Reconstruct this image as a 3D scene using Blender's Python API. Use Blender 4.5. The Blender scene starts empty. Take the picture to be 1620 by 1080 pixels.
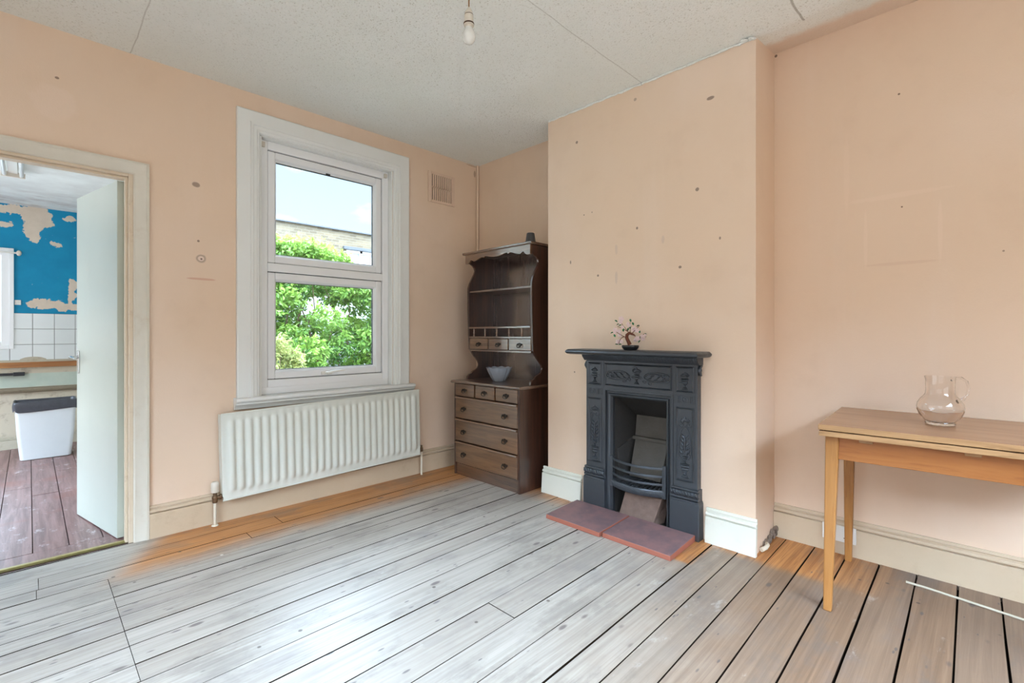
import bpy, bmesh, math, random
from mathutils import Vector, Matrix
random.seed(7)
C = bpy.context.scene.collection
PI = math.pi
R = math.radians
# ---------------------------------------------------------------- camera frame
F_PX, CX, CY, CAM_H = 759.5, 810.0, 527.7, 1.13
HEAD = math.atan2(755, 759.5)
D = 3.293      # inner face of the window wall (y)
BL = 2.87      # left alcove back (x)
BR = 2.96      # right alcove back (x)
BX = 2.615     # chimney breast face (x)
BY0, BY1 = 0.845, 2.235
H = 2.645
KY = 6.8       # far kitchen wall
WT = 0.12      # wall thickness

# ---------------------------------------------------------------- helpers
WORLD = {}


def tag(o, label=None, cat=None, group=None, kind=None):
    if label: o['label'] = label
    if cat: o['category'] = cat
    if group: o['group'] = group
    if kind: o['kind'] = kind
    return o


def thing(name, label, cat, loc=(0, 0, 0), group=None, kind=None):
    o = bpy.data.objects.new(name, None)
    o.empty_display_size = 0.1
    C.objects.link(o)
    o.location = loc
    WORLD[o.name] = Vector(loc)
    return tag(o, label, cat, group, kind)


class MB:
    def __init__(self):
        self.bm = bmesh.new()

    def _faces(self, vs, faces):
        bv = [self.bm.verts.new(v) for v in vs]
        for f in faces:
            try:
                self.bm.faces.new([bv[i] for i in f])
            except ValueError:
                pass
        return bv

    def box(self, x0, x1, y0, y1, z0, z1):
        x0, x1 = min(x0, x1), max(x0, x1); y0, y1 = min(y0, y1), max(y0, y1); z0, z1 = min(z0, z1), max(z0, z1)
        v = [(x0, y0, z0), (x1, y0, z0), (x1, y1, z0), (x0, y1, z0), (x0, y0, z1), (x1, y0, z1), (x1, y1, z1), (x0, y1, z1)]
        return self._faces(v, [(0, 3, 2, 1), (4, 5, 6, 7), (0, 1, 5, 4), (1, 2, 6, 5), (2, 3, 7, 6), (3, 0, 4, 7)])

    def hexa(self, bot, top):
        """eight corners: bot and top are four points each, counter-clockwise seen from above"""
        return self._faces(list(bot) + list(top), [(0, 3, 2, 1), (4, 5, 6, 7), (0, 1, 5, 4), (1, 2, 6, 5), (2, 3, 7, 6), (3, 0, 4, 7)])

    def rings(self, rings, closed_ends=True, loop=False):
        n = len(rings[0])
        vv = [[self.bm.verts.new(p) for p in r] for r in rings]
        m = len(vv)
        for i in range(m if loop else m - 1):
            a, b = vv[i], vv[(i + 1) % m]
            for j in range(n):
                k = (j + 1) % n
                try:
                    self.bm.faces.new((a[j], a[k], b[k], b[j]))
                except ValueError:
                    pass
        if closed_ends and not loop:
            for r, rev in ((vv[0], True), (vv[-1], False)):
                try:
                    self.bm.faces.new(r[::-1] if rev else r)
                except ValueError:
                    pass
        return vv

    def tube(self, pts, r, seg=8, caps=True, flat=1.0):
        pts = [Vector(p) for p in pts]
        rs = r if isinstance(r, (list, tuple)) else [r] * len(pts)
        t0 = (pts[1] - pts[0]).normalized()
        up = Vector((0, 0, 1)) if abs(t0.z) < .9 else Vector((1, 0, 0))
        nrm = t0.cross(up).normalized()
        rings = []
        for i, p in enumerate(pts):
            if i == 0: t = pts[1] - pts[0]
            elif i == len(pts) - 1: t = pts[-1] - pts[-2]
            else: t = pts[i + 1] - pts[i - 1]
            t.normalize()
            nrm = (nrm - t * nrm.dot(t))
            if nrm.length < 1e-6: nrm = t.orthogonal()
            nrm.normalize()
            b = t.cross(nrm)
            rings.append([p + (nrm * math.cos(a) + b * (math.sin(a) * flat)) * rs[i] for a in [2 * PI * k / seg for k in range(seg)]])
        self.rings(rings, caps)
        return self

    def lathe(self, prof, c, seg=24, sx=1.0, sy=1.0, caps=True):
        rings = []
        for r, z in prof:
            rings.append([(c[0] + r * sx * math.cos(2 * PI * k / seg), c[1] + r * sy * math.sin(2 * PI * k / seg), c[2] + z) for k in range(seg)])
        self.rings(rings, caps)
        return self

    def prism(self, poly, axis, a0, a1):
        """poly: 2D outline; axis 'x' -> (y,z), 'y' -> (x,z), 'z' -> (x,y)"""
        def P(p, a):
            return (a, p[0], p[1]) if axis == 'x' else ((p[0], a, p[1]) if axis == 'y' else (p[0], p[1], a))
        self.rings([[P(p, a0) for p in poly], [P(p, a1) for p in poly]])
        return self

    def ball(self, c, r, sx=1, sy=1, sz=1, seg=10, rot=None):
        m = Matrix.Translation(c) @ (rot if rot else Matrix.Identity(4)) @ Matrix.Diagonal((r * sx, r * sy, r * sz, 1))
        bmesh.ops.create_uvsphere(self.bm, u_segments=seg, v_segments=max(5, seg // 2 + 1), radius=1, matrix=m)
        return self

    def build(self, name, mat, parent=None, bevel=0, smooth=None, label=None, bseg=2, kind=None):
        bm = self.bm
        bmesh.ops.recalc_face_normals(bm, faces=bm.faces[:])
        base = Vector((0, 0, 0))
        if parent is not None:
            base = WORLD[parent.name]
            bmesh.ops.translate(bm, verts=bm.verts[:], vec=-base)
        me = bpy.data.meshes.new(name)
        bm.to_mesh(me); bm.free()
        me.materials.append(mat)
        if smooth is not None:
            for p in me.polygons: p.use_smooth = True
            me.set_sharp_from_angle(angle=R(smooth))
        o = bpy.data.objects.new(name, me)
        C.objects.link(o)
        if parent is not None: o.parent = parent
        WORLD[o.name] = base
        if bevel:
            md = o.modifiers.new('edge', 'BEVEL'); md.width = bevel; md.segments = bseg; md.limit_method = 'ANGLE'; md.angle_limit = R(40)
            md.harden_normals = False
        if label: o['label'] = label
        if kind: o['kind'] = kind
        return o


def box(name, mat, b, parent=None, bevel=0, **k):
    m = MB(); m.box(*b)
    return m.build(name, mat, parent, bevel, **k)


def structure(o):
    o['kind'] = 'structure'
    return o


def copy_tree(o, parent=None):
    c = o.copy(); C.objects.link(c)
    if parent is not None: c.parent = parent
    WORLD[c.name] = WORLD.get(o.name, Vector((0, 0, 0)))
    for ch in [x for x in list(C.objects) if x.parent == o]: copy_tree(ch, c)
    return c


# ---------------------------------------------------------------- materials
def srgb(r, g, b):
    f = lambda c: c / 12.92 if c <= .04045 else ((c + .055) / 1.055) ** 2.4
    return (f(r / 255), f(g / 255), f(b / 255), 1)


class NT:
    def __init__(self, name):
        self.m = bpy.data.materials.new(name); self.m.use_nodes = True
        self.t = self.m.node_tree; self.n = self.t.nodes; self.l = self.t.links
        self.b = self.n['Principled BSDF']

    def add(self, typ, **kw):
        nd = self.n.new(typ)
        for k, v in kw.items(): setattr(nd, k, v)
        return nd

    def put(self, sock, v):
        if hasattr(v, 'is_output'): self.l.new(v, sock)
        elif v is not None: sock.default_value = v

    def math(self, op, a, b=None, c=None, clamp=False):
        nd = self.add('ShaderNodeMath', operation=op); nd.use_clamp = clamp
        self.put(nd.inputs[0], a); self.put(nd.inputs[1], b)
        if c is not None: self.put(nd.inputs[2], c)
        return nd.outputs[0]

    def mix(self, f, a, b, typ='MIX'):
        nd = self.add('ShaderNodeMix', data_type='RGBA', blend_type=typ)
        self.put(nd.inputs[0], f); self.put(nd.inputs[6], a); self.put(nd.inputs[7], b)
        return nd.outputs[2]

    def ramp(self, f, lo, hi, a=0.0, b=1.0, smooth=True):
        nd = self.add('ShaderNodeMapRange'); nd.interpolation_type = 'SMOOTHSTEP' if smooth else 'LINEAR'
        for i, v in enumerate((f, lo, hi, a, b)): self.put(nd.inputs[i], v)
        return nd.outputs[0]

    def noise(self, scale, detail=4, rough=.55, vec=None, dist=0):
        nd = self.add('ShaderNodeTexNoise')
        nd.inputs['Scale'].default_value = scale; nd.inputs['Detail'].default_value = detail
        nd.inputs['Roughness'].default_value = rough; nd.inputs['Distortion'].default_value = dist
        if vec is not None: self.l.new(vec, nd.inputs['Vector'])
        return nd.outputs['Fac']

    def pos(self):
        if not hasattr(self, '_p'):
            self._p = self.add('ShaderNodeNewGeometry').outputs['Position']
            s = self.add('ShaderNodeSeparateXYZ'); self.l.new(self._p, s.inputs[0]); self._s = s
        return self._p

    def xyz(self, i):
        self.pos(); return self._s.outputs[i]

    def objco(self):
        if not hasattr(self, '_o'): self._o = self.add('ShaderNodeTexCoord').outputs['Object']
        return self._o

    def vmap(self, vec, scale=(1, 1, 1), loc=(0, 0, 0), rot=(0, 0, 0)):
        nd = self.add('ShaderNodeMapping'); self.l.new(vec, nd.inputs[0])
        self.put(nd.inputs['Scale'], scale); self.put(nd.inputs['Location'], loc); self.put(nd.inputs['Rotation'], rot)
        return nd.outputs[0]

    def bump(self, h, strength=.3, dist=.01):
        nd = self.add('ShaderNodeBump'); nd.inputs['Strength'].default_value = strength; nd.inputs['Distance'].default_value = dist
        self.l.new(h, nd.inputs['Height']); self.l.new(nd.outputs[0], self.b.inputs['Normal'])

    def out(self, color, rough=.5, spec=.5, metal=0):
        self.put(self.b.inputs['Base Color'], color); self.put(self.b.inputs['Roughness'], rough)
        self.put(self.b.inputs['Specular IOR Level'], spec); self.put(self.b.inputs['Metallic'], metal)
        return self.m

    def spots(self, col, pts, ia, ib, wob=.35):
        """marks at given spots of a wall: pts = (a, b, radius a, radius b, colour, strength)"""
        n = self.noise(60, 3)
        w = self.math('MULTIPLY_ADD', n, wob * 2, 1 - wob)
        for a, b, ra, rb, c, st in pts:
            da = self.math('DIVIDE', self.math('SUBTRACT', self.xyz(ia), a), ra)
            db = self.math('DIVIDE', self.math('SUBTRACT', self.xyz(ib), b), rb)
            d = self.math('SQRT', self.math('ADD', self.math('MULTIPLY', da, da), self.math('MULTIPLY', db, db)))
            f = self.ramp(self.math('MULTIPLY', d, w), .8, 1.15, st, 0)
            col = self.mix(f, col, c)
        return col


def plain(name, col, rough=.5, spec=.5, metal=0, var=.12, scale=12, bump=0, bscale=80, stretch=None):
    t = NT(name)
    v = t.vmap(t.objco(), stretch) if stretch else t.objco()
    n = t.noise(scale, 5, .6, v)
    dark = tuple(c * (1 - var * 1.6) for c in col[:3]) + (1,)
    lite = tuple(min(1, c * (1 + var)) for c in col[:3]) + (1,)
    c = t.mix(n, dark, lite)
    if bump: t.bump(t.noise(bscale, 4, .6, v), bump, .004)
    return t.out(c, rough, spec, metal)


DK = srgb(92, 62, 48)
PEACH = srgb(238, 201, 175)


def wall_paint(name, ia, spots=(), tint=1.0):
    t = NT(name)
    big = t.noise(.9, 3, .5, t.pos()); mid = t.noise(5, 5, .6, t.pos())
    streak = t.noise(1.0, 4, .6, t.vmap(t.pos(), (6, 6, .5)))
    c = t.mix(t.ramp(big, .35, .7), srgb(226, 200, 174), srgb(230, 207, 186))
    c = t.mix(t.ramp(mid, .5, .8, 0, .25), c, srgb(212, 184, 158))
    c = t.mix(t.ramp(streak, .52, .75, 0, .22), c, srgb(230, 210, 192))
    if spots: c = t.spots(c, spots, ia, 2)
    fine = t.noise(160, 3, .6, t.pos()); mm = t.noise(9, 3, .5, t.pos())
    t.bump(t.math('ADD', t.math('MULTIPLY', fine, .25), mm), .22, .008)
    return t.out(c, .62, .3)


FILL = srgb(196, 158, 134); GREY = srgb(120, 96, 84); PALE = srgb(236, 214, 198)
M = {}
M['wall_window'] = wall_paint('peach_paint_window_wall', 0, [
    (.689, 2.002, .020, .014, GREY, .7), (.714, 1.572, .026, .024, GREY, .5), (.714, 1.572, .017, .015, PALE, .8), (.716, 1.570, .006, .006, DK, .8),
    (.701, 1.674, .007, .007, DK, .7), (.098, 2.404, .009, .007, DK, .7), (.089, 2.278, .085, .085, PALE, .25), (.72, 1.452, .075, .007, srgb(206, 150, 128), .6),
    (2.835, 2.57, .012, .03, srgb(130, 100, 80), .5), (2.80, 2.636, .06, .008, srgb(160, 128, 106), .5)])
br = [(1.981, 2.425, .016, .016), (1.076, 2.412, .034, .016), (1.15, 1.931, .017, .016), (1.524, 1.774, .012, .013), (1.025, 1.643, .009, .013),
      (1.249, 1.51, .015, .012), (1.809, 1.509, .012, .012), (2.034, 1.619, .009, .02), (1.856, 1.93, .007, .007), (1.921, 1.923, .007, .008), (1.5, .80, .01, .01), (2.0, .87, .009, .009)]
M['wall_breast'] = wall_paint('peach_paint_chimney_breast', 1, [(a, b, ra * .62, rb * .62, srgb(120, 100, 88), .8) for a, b, ra, rb in br] + [
    (1.354, 1.681, .010, .026, srgb(198, 176, 164), .4), (1.671, 1.662, .010, .03, srgb(196, 176, 164), .35), (1.671, 1.484, .010, .04, srgb(190, 170, 160), .35), (1.537, 2.563, .01, .01, GREY, .5)])
M['wall_alcove'] = wall_paint('peach_paint_alcove', 1, [(.309, 2.286, .005, .005, DK, .8), (.298, 1.74, .004, .004, DK, .8), (-.044, 1.487, .004, .004, DK, .6),
    (.32, 1.80, .21, .012, srgb(240, 214, 194), .2), (.52, 1.95, .012, .2, srgb(240, 214, 194), .14), (.30, 1.47, .14, .008, srgb(206, 170, 146), .25), (.44, 1.60, .008, .14, srgb(240, 214, 194), .2), (.16, 1.60, .008, .14, srgb(240, 214, 194), .2), (.85, 2.69, .007, .008, srgb(80, 50, 34), .8)])
M['wall_plain'] = wall_paint('peach_paint', 1)


def mat_ceiling():
    t = NT('stippled_ceiling_paint')
    v = t.add('ShaderNodeTexVoronoi'); v.inputs['Scale'].default_value = 95; t.l.new(t.pos(), v.inputs['Vector'])
    n = t.noise(120, 3, .65, t.pos()); big = t.noise(1.1, 4, .55, t.pos())
    pit = t.ramp(n, .28, .44, 1, 0)
    fade = t.ramp(big, .3, .65, .35, .8)
    c = t.mix(t.ramp(big, .3, .7), srgb(236, 238, 232), srgb(244, 246, 242))
    c = t.mix(t.math('MULTIPLY', pit, fade), c, srgb(176, 172, 156))
    # hairline joints between the ceiling boards
    def line(col, i, a, j, lo, hi, w, st):
        d = t.math('ABSOLUTE', t.math('SUBTRACT', t.math('ADD', t.xyz(i), t.math('MULTIPLY', t.math('SUBTRACT', t.noise(5, 2, .5, t.pos()), .5), .02)), a))
        f = t.ramp(d, w * .4, w, st, 0)
        g = t.math('MULTIPLY', f, t.math('MULTIPLY', t.math('GREATER_THAN', t.xyz(j), lo), t.math('LESS_THAN', t.xyz(j), hi)))
        return t.mix(g, col, srgb(140, 132, 118))
    c = line(c, 0, .388, 1, 1.5, D, .004, .35)
    c = line(c, 1, 1.49, 0, 1.2, BX, .004, .35)
    c = line(c, 1, .637, 0, 1.5, 2.65, .007, .6)
    # wall paint brushed over the ceiling edge in the right alcove
    e = t.math('ADD', t.xyz(0), t.math('MULTIPLY', t.math('SUBTRACT', t.noise(14, 4, .6, t.pos()), .5), .1))
    m = t.math('MULTIPLY', t.ramp(e, 2.74, 2.84), t.math('LESS_THAN', t.xyz(1), .9))
    c = t.mix(m, c, srgb(228, 208, 190))
    t.bump(t.math('ADD', t.math('MULTIPLY', v.outputs['Distance'], .5), n), .45, .008)
    return t.out(c, .85, .2)


M['ceiling'] = mat_ceiling()


def mat_floor():
    t = NT('worn_pine_floorboards')
    a = t.add('ShaderNodeAttribute', attribute_name='board')
    off = t.add('ShaderNodeVectorMath', operation='MULTIPLY_ADD'); t.l.new(a.outputs['Color'], off.inputs[0]); off.inputs[1].default_value = (7, 3, 5); t.l.new(t.pos(), off.inputs[2])
    p = off.outputs[0]
    sepb = t.add('ShaderNodeSeparateColor'); t.l.new(a.outputs['Color'], sepb.inputs[0]); rnd = sepb.outputs[0]
    g = t.noise(1, 6, .65, t.vmap(p, (1.5, 60, 8)), .6)
    g2 = t.noise(1, 5, .6, t.vmap(p, (5, 130, 10)))
    blot = t.noise(3.2, 5, .6, t.vmap(t.pos(), (.55, 1, 1)))
    x, y = t.xyz(0), t.xyz(1)
    wob = t.math('MULTIPLY', t.math('SUBTRACT', t.noise(6, 4, .6, t.pos()), .5), .16)
    # bleached, scrubbed timber where a rug used to lie; browner by the table
    pale = t.mix(t.ramp(g, .3, .72), srgb(154, 147, 137), srgb(182, 176, 166))
    brown = t.mix(t.ramp(g, .25, .8), srgb(118, 94, 74), srgb(148, 121, 97))
    s = t.math('ADD', t.math('SUBTRACT', y, t.math('MULTIPLY', t.math('SUBTRACT', x, 1.2), .32)), t.math('MULTIPLY', wob, 2.2))
    c = t.mix(t.ramp(s, .25, 1.25), brown, pale)
    c = t.mix(t.ramp(rnd, 0, 1, 0, .3), c, srgb(140, 128, 116))
    c = t.mix(t.ramp(blot, .50, .72, 0, .5), c, srgb(122, 116, 114))
    c = t.mix(t.ramp(g2, .62, .80, 0, .3), c, srgb(112, 100, 90))
    # dark varnished border left around the room
    va = t.ramp(t.math('ADD', y, t.math('MULTIPLY', wob, .9)), 2.72, 3.0)
    va = t.math('MULTIPLY', va, t.ramp(t.math('ADD', x, t.math('MULTIPLY', t.math('SUBTRACT', y, 3.29), -.6)), .44, .62))
    vb = t.math('MULTIPLY', t.ramp(t.math('ADD', x, t.math('MULTIPLY', wob, .5)), 2.50, 2.60), t.ramp(t.math('ADD', y, wob), .22, .62))
    vc = t.math('MULTIPLY', t.math('MULTIPLY', t.ramp(x, 2.26, 2.30), t.ramp(y, 1.02, 1.06)), t.ramp(y, 1.18, 1.14))
    vd = t.math('MULTIPLY', t.math('MULTIPLY', t.ramp(t.math('ADD', x, wob), 2.40, 2.56), t.ramp(y, 1.9, 2.0)), .85)
    var = t.math('MAXIMUM', t.math('MAXIMUM', va, vb), t.math('MAXIMUM', vc, vd))
    vcol = t.mix(t.ramp(g, .3, .7), srgb(146, 92, 48), srgb(196, 138, 82))
    vcol = t.mix(t.ramp(g2, .55, .75, 0, .5), vcol, srgb(92, 52, 24))
    c = t.mix(var, c, vcol)
    # knots
    v = t.add('ShaderNodeTexVoronoi'); v.inputs['Scale'].default_value = 1; v.inputs['Randomness'].default_value = 1
    t.l.new(t.vmap(p, (3.6, 8.5, .02)), v.inputs['Vector'])
    sp = t.add('ShaderNodeSeparateColor'); t.l.new(v.outputs['Color'], sp.inputs[0])
    kn = t.math('MULTIPLY', t.ramp(v.outputs['Distance'], .06, .12, 1, 0), t.math('GREATER_THAN', sp.outputs[0], .30))
    c = t.mix(t.math('MULTIPLY', kn, .8), c, srgb(88, 78, 76))
    v3 = t.add('ShaderNodeTexVoronoi'); v3.inputs['Scale'].default_value = 1; t.l.new(t.vmap(t.pos(), (8.5, 26, .02), (2.3, 1.1, 0)), v3.inputs['Vector'])
    s3 = t.add('ShaderNodeSeparateColor'); t.l.new(v3.outputs['Color'], s3.inputs[0])
    c = t.mix(t.math('MULTIPLY', t.ramp(t.math('MULTIPLY', v3.outputs['Distance'], t.math('ADD', .6, s3.outputs[1])), .06, .13, .75, 0), t.math('GREATER_THAN', s3.outputs[0], .5)), c, srgb(86, 80, 82))
    sm = t.noise(2.6, 6, .7, t.vmap(t.pos(), (.8, 1.7, 1), (4, 2, 0)))
    c = t.mix(t.ramp(sm, .50, .66, 0, .42), c, srgb(108, 101, 95))
    # nail holes in pairs and paint splashes
    v2 = t.add('ShaderNodeTexVoronoi'); v2.inputs['Scale'].default_value = 9; t.l.new(t.vmap(t.pos(), (1, 1, .02)), v2.inputs['Vector'])
    s2 = t.add('ShaderNodeSeparateColor'); t.l.new(v2.outputs['Color'], s2.inputs[0])
    c = t.mix(t.math('MULTIPLY', t.ramp(v2.outputs['Distance'], .05, .09, .8, 0), t.math('GREATER_THAN', s2.outputs[1], .72)), c, srgb(70, 58, 52))
    c = t.mix(t.math('MULTIPLY', t.ramp(v2.outputs['Distance'], .05, .11, .8, 0), t.math('LESS_THAN', s2.outputs[1], .06)), c, srgb(236, 232, 226))
    # rubbed whitewash left on the boards
    ww = t.noise(4.0, 7, .72, t.vmap(t.pos(), (.7, 1.6, 1)))
    c = t.mix(t.math('MULTIPLY', t.ramp(ww, .60, .70, 0, .35), t.math('SUBTRACT', 1, var)), c, srgb(216, 212, 206))
    # grey water stain near the middle of the floor
    c = t.spots(c, [(.83, 1.20, .09, .05, srgb(148, 142, 132), .8), (1.05, 1.45, .05, .02, srgb(150, 144, 136), .6)], 0, 1, .5)
    t.bump(t.math('ADD', t.math('MULTIPLY', g2, .6), g), .25, .004)
    rough = t.math('ADD', t.ramp(blot, .3, .7, .36, .50), t.math('MULTIPLY', t.math('SUBTRACT', 1, t.ramp(s, .25, 1.25)), .14))
    return t.out(c, rough, .5)


M['floor'] = mat_floor()


def mat_kfloor():
    t = NT('worn_red_painted_boards')
    a = t.add('ShaderNodeAttribute', attribute_name='board')
    g = t.noise(1, 6, .65, t.vmap(t.pos(), (30, 2, 8)), .5)
    c = t.mix(t.ramp(g, .3, .7), srgb(96, 66, 62), srgb(140, 108, 104))
    w = t.noise(7, 8, .75, t.vmap(t.pos(), (1.6, .8, 1)))
    c = t.mix(t.ramp(w, .56, .70, 0, .75), c, srgb(204, 194, 196))
    sp = t.noise(28, 5, .7, t.pos())
    c = t.mix(t.ramp(sp, .66, .74, 0, .7), c, srgb(220, 216, 214))
    rr = t.noise(3, 3, .5, t.pos())
    c = t.mix(t.ramp(rr, .55, .7, 0, .5), c, srgb(128, 72, 60))
    t.bump(g, .25, .004)
    return t.out(c, .38, .5)


M['kfloor'] = mat_kfloor()


def mat_kwall():
    t = NT('peeling_blue_kitchen_wall')
    x, z = t.xyz(0), t.xyz(2)
    dx = t.math('MULTIPLY', t.math('SUBTRACT', t.noise(10, 5, .65, t.pos()), .5), .14)
    dz = t.math('MULTIPLY', t.math('SUBTRACT', t.noise(11, 5, .65, t.vmap(t.pos(), (1, 1, 1), (3, 1, 2))), .5), .14)
    xx, zz = t.math('ADD', x, dx), t.math('ADD', z, dz)
    m = None
    for a, b, ra, rb in [(.05, 2.30, .11, .12), (.03, 2.17, .055, .13), (-.17, 2.345, .13, .045), (-.17, 2.20, .055, .035), (.135, 2.245, .045, .03), (.297, 2.323, .045, .028),
                         (.19, 2.05, .035, .026), (.12, 1.43, .14, .045), (.30, 1.405, .12, .04), (.315, 1.55, .03, .12), (.325, 1.66, .04, .045), (.36, 2.13, .01, .05), (-.03, 2.38, .16, .02)]:
        da = t.math('DIVIDE', t.math('SUBTRACT', xx, a), ra); db = t.math('DIVIDE', t.math('SUBTRACT', zz, b), rb)
        d = t.math('ADD', t.math('MULTIPLY', da, da), t.math('MULTIPLY', db, db))
        m = d if m is None else t.math('MINIMUM', m, d)
    peel = t.ramp(m, .95, 1.08, 1, 0)
    blue = t.mix(t.noise(6, 5, .6, t.pos()), srgb(0, 120, 162), srgb(10, 148, 188))
    flk = t.noise(26, 4, .6, t.pos())
    blue = t.mix(t.ramp(flk, .70, .74, 0, .7), blue, srgb(170, 190, 196))
    bare = t.mix(t.noise(14, 5, .6, t.pos()), srgb(200, 184, 164), srgb(222, 208, 190))
    up = t.mix(peel, blue, bare)
    st = t.noise(3.5, 6, .65, t.pos())
    low = t.mix(st, srgb(186, 172, 146), srgb(214, 206, 188))
    low = t.mix(t.ramp(t.noise(7, 6, .7, t.pos()), .5, .75, 0, .8), low, srgb(120, 98, 74))
    low = t.mix(t.math('MULTIPLY', t.math('GREATER_THAN', z, .60), t.math('LESS_THAN', z, .735)), low, t.mix(t.noise(9, 4, .6, t.pos()), srgb(170, 186, 172), srgb(200, 206, 192)))
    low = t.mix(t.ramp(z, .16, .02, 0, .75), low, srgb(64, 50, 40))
    c = t.mix(t.math('GREATER_THAN', z, 1.2), low, up)
    t.bump(t.math('ADD', peel, t.math('MULTIPLY', st, .4)), .35, .004)
    return t.out(c, .6, .35)


M['kwall'] = mat_kwall()
M['kwall_plain'] = plain('kitchen_plain_wall', srgb(206, 206, 196), .7, .3)


def mat_kceil():
    t = NT('damp_kitchen_ceiling')
    n = t.noise(2.2, 6, .65, t.pos())
    c = t.mix(t.ramp(n, .3, .7), srgb(232, 236, 232), srgb(214, 216, 212))
    e = t.math('MULTIPLY', t.ramp(t.xyz(1), 5.6, 6.7), t.ramp(t.noise(4, 6, .7, t.vmap(t.pos(), (1, 2.5, 1))), .42, .65))
    c = t.mix(t.math('MULTIPLY', e, .7), c, srgb(176, 164, 156))
    t.bump(t.noise(18, 5, .6, t.pos()), .3, .006)
    return t.out(c, .75, .3)


M['kceil'] = mat_kceil()


def mat_tiles():
    t = NT('white_wall_tiles_with_dark_grout')
    px, pz = .158, .1555
    fx = t.math('PINGPONG', t.math('SUBTRACT', t.xyz(0), .0255), px / 2); fz = t.math('PINGPONG', t.math('SUBTRACT', t.xyz(2), .867), pz / 2)
    d = t.math('MINIMUM', fx, fz)
    g = t.ramp(d, .0016, .003, 1, 0)
    c = t.mix(g, t.mix(t.noise(3, 3, .5, t.pos()), srgb(214, 222, 222), srgb(232, 236, 234)), srgb(120, 122, 118))
    t.bump(t.math('ADD', t.math('MULTIPLY', t.ramp(d, .001, .007), 1), t.math('MULTIPLY', t.noise(4, 2, .5, t.pos()), .8)), .25, .006)
    return t.out(c, t.mix(g, (.12,) * 3 + (1,), (.7,) * 3 + (1,)), .5)


M['tiles'] = mat_tiles()


def aged(name, c0, c1, stain, rough=.42, amt=.5, s=4):
    t = NT(name)
    n = t.noise(s, 6, .65, t.pos()); k = t.noise(s * 9, 4, .6, t.pos())
    c = t.mix(n, c0, c1)
    c = t.mix(t.ramp(t.noise(s * 1.7, 6, .7, t.pos()), .55, .8, 0, amt), c, stain)
    c = t.mix(t.ramp(k, .72, .78, 0, amt), c, stain)
    t.bump(k, .08, .003)
    return t.out(c, rough, .45)


M['skirting'] = aged('yellowed_gloss_skirting_paint', srgb(190, 168, 140), srgb(206, 188, 162), srgb(162, 134, 104), .42, .45)
M['skirting_white'] = aged('off_white_skirting_paint', srgb(214, 214, 200), srgb(226, 224, 210), srgb(190, 182, 160), .42, .35)
M['architrave'] = aged('chipped_cream_door_paint', srgb(204, 198, 182), srgb(220, 214, 200), srgb(176, 148, 120), .45, .28, 6)
M['jamb'] = aged('worn_beige_jamb_paint', srgb(206, 186, 158), srgb(220, 206, 184), srgb(160, 124, 90), .45, .55, 6)
M['door'] = aged('pale_gloss_door_paint', srgb(180, 188, 176), srgb(196, 202, 192), srgb(168, 172, 160), .32, .3, 1.2)
M['upvc'] = plain('white_window_plastic', srgb(240, 242, 242), .28, .5, var=.02, scale=3)
M['casing'] = plain('white_gloss_window_casing', srgb(232, 234, 230), .34, .5, var=.03, scale=4)
M['rubber'] = plain('black_glazing_rubber', (.02, .02, .022, 1), .6)
M['radiator'] = aged('chipped_radiator_enamel', srgb(212, 216, 206), srgb(224, 226, 216), srgb(190, 172, 140), .36, .28, 5)
M['brass'] = plain('tarnished_brass', srgb(120, 96, 72), .45, .5, .8, .3, 40)
M['pipe'] = aged('painted_copper_pipe', srgb(214, 204, 184), srgb(226, 218, 200), srgb(150, 120, 92), .45, .5, 20)
M['white_plastic'] = plain('white_plastic', srgb(232, 230, 222), .35, .5, var=.03)
M['cream_plastic'] = plain('aged_cream_plastic', srgb(214, 206, 192), .4, .5, var=.05)
M['chrome'] = plain('polished_metal', srgb(206, 208, 208), .22, .5, .95, .06, 30)


def wood(name, c0, c1, c2, rough=.35, axis=1, k=1.0, bump=.12, coat=0, ior=1.6):
    t = NT(name)
    sc = [26 * k, 26 * k, 26 * k]; sc[axis] = 1.6 * k
    v = t.vmap(t.pos(), tuple(sc))
    g = t.noise(1, 6, .62, v, .8); f = t.noise(1, 4, .6, t.vmap(t.pos(), tuple(s * 4 for s in sc)))
    c = t.mix(t.ramp(g, .3, .7), c0, c1)
    c = t.mix(t.ramp(f, .52, .72, 0, .6), c, c2)
    t.bump(f, bump, .002)
    m = t.out(c, rough, .5)
    if coat:
        t.b.inputs['Coat Weight'].default_value = coat; t.b.inputs['Coat Roughness'].default_value = .24; t.b.inputs['Coat IOR'].default_value = ior
    return m


M['dark_oak'] = wood('dark_stained_oak', srgb(66, 42, 30), srgb(98, 66, 46), srgb(44, 28, 22), .34, 1, coat=1, ior=2.5)
M['dark_oak_v'] = wood('dark_stained_oak_upright', srgb(50, 29, 21), srgb(76, 46, 33), srgb(36, 22, 18), .34, 2, coat=.6)
M['oak_front'] = wood('oak_drawer_front', srgb(92, 64, 44), srgb(124, 90, 62), srgb(66, 44, 30), .36, 1, coat=.9, ior=2.2)
M['oak_back'] = wood('dark_back_panel', srgb(64, 46, 42), srgb(82, 60, 54), srgb(50, 34, 32), .3, 2, coat=1, ior=2.8)
M['pewter'] = plain('dark_pewter', srgb(70, 64, 60), .35, .5, .9, .2, 60)
M['table_top'] = wood('woodgrain_laminate', srgb(158, 118, 88), srgb(170, 130, 98), srgb(152, 110, 80), .26, 1, .8, .01)
M['table_edge'] = wood('pale_table_edge', srgb(156, 118, 78), srgb(184, 146, 102), srgb(128, 92, 58), .42, 1)
M['beech'] = wood('honey_beech', srgb(154, 103, 50), srgb(170, 120, 65), srgb(136, 86, 40), .4, 2, .8, .05)
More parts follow.
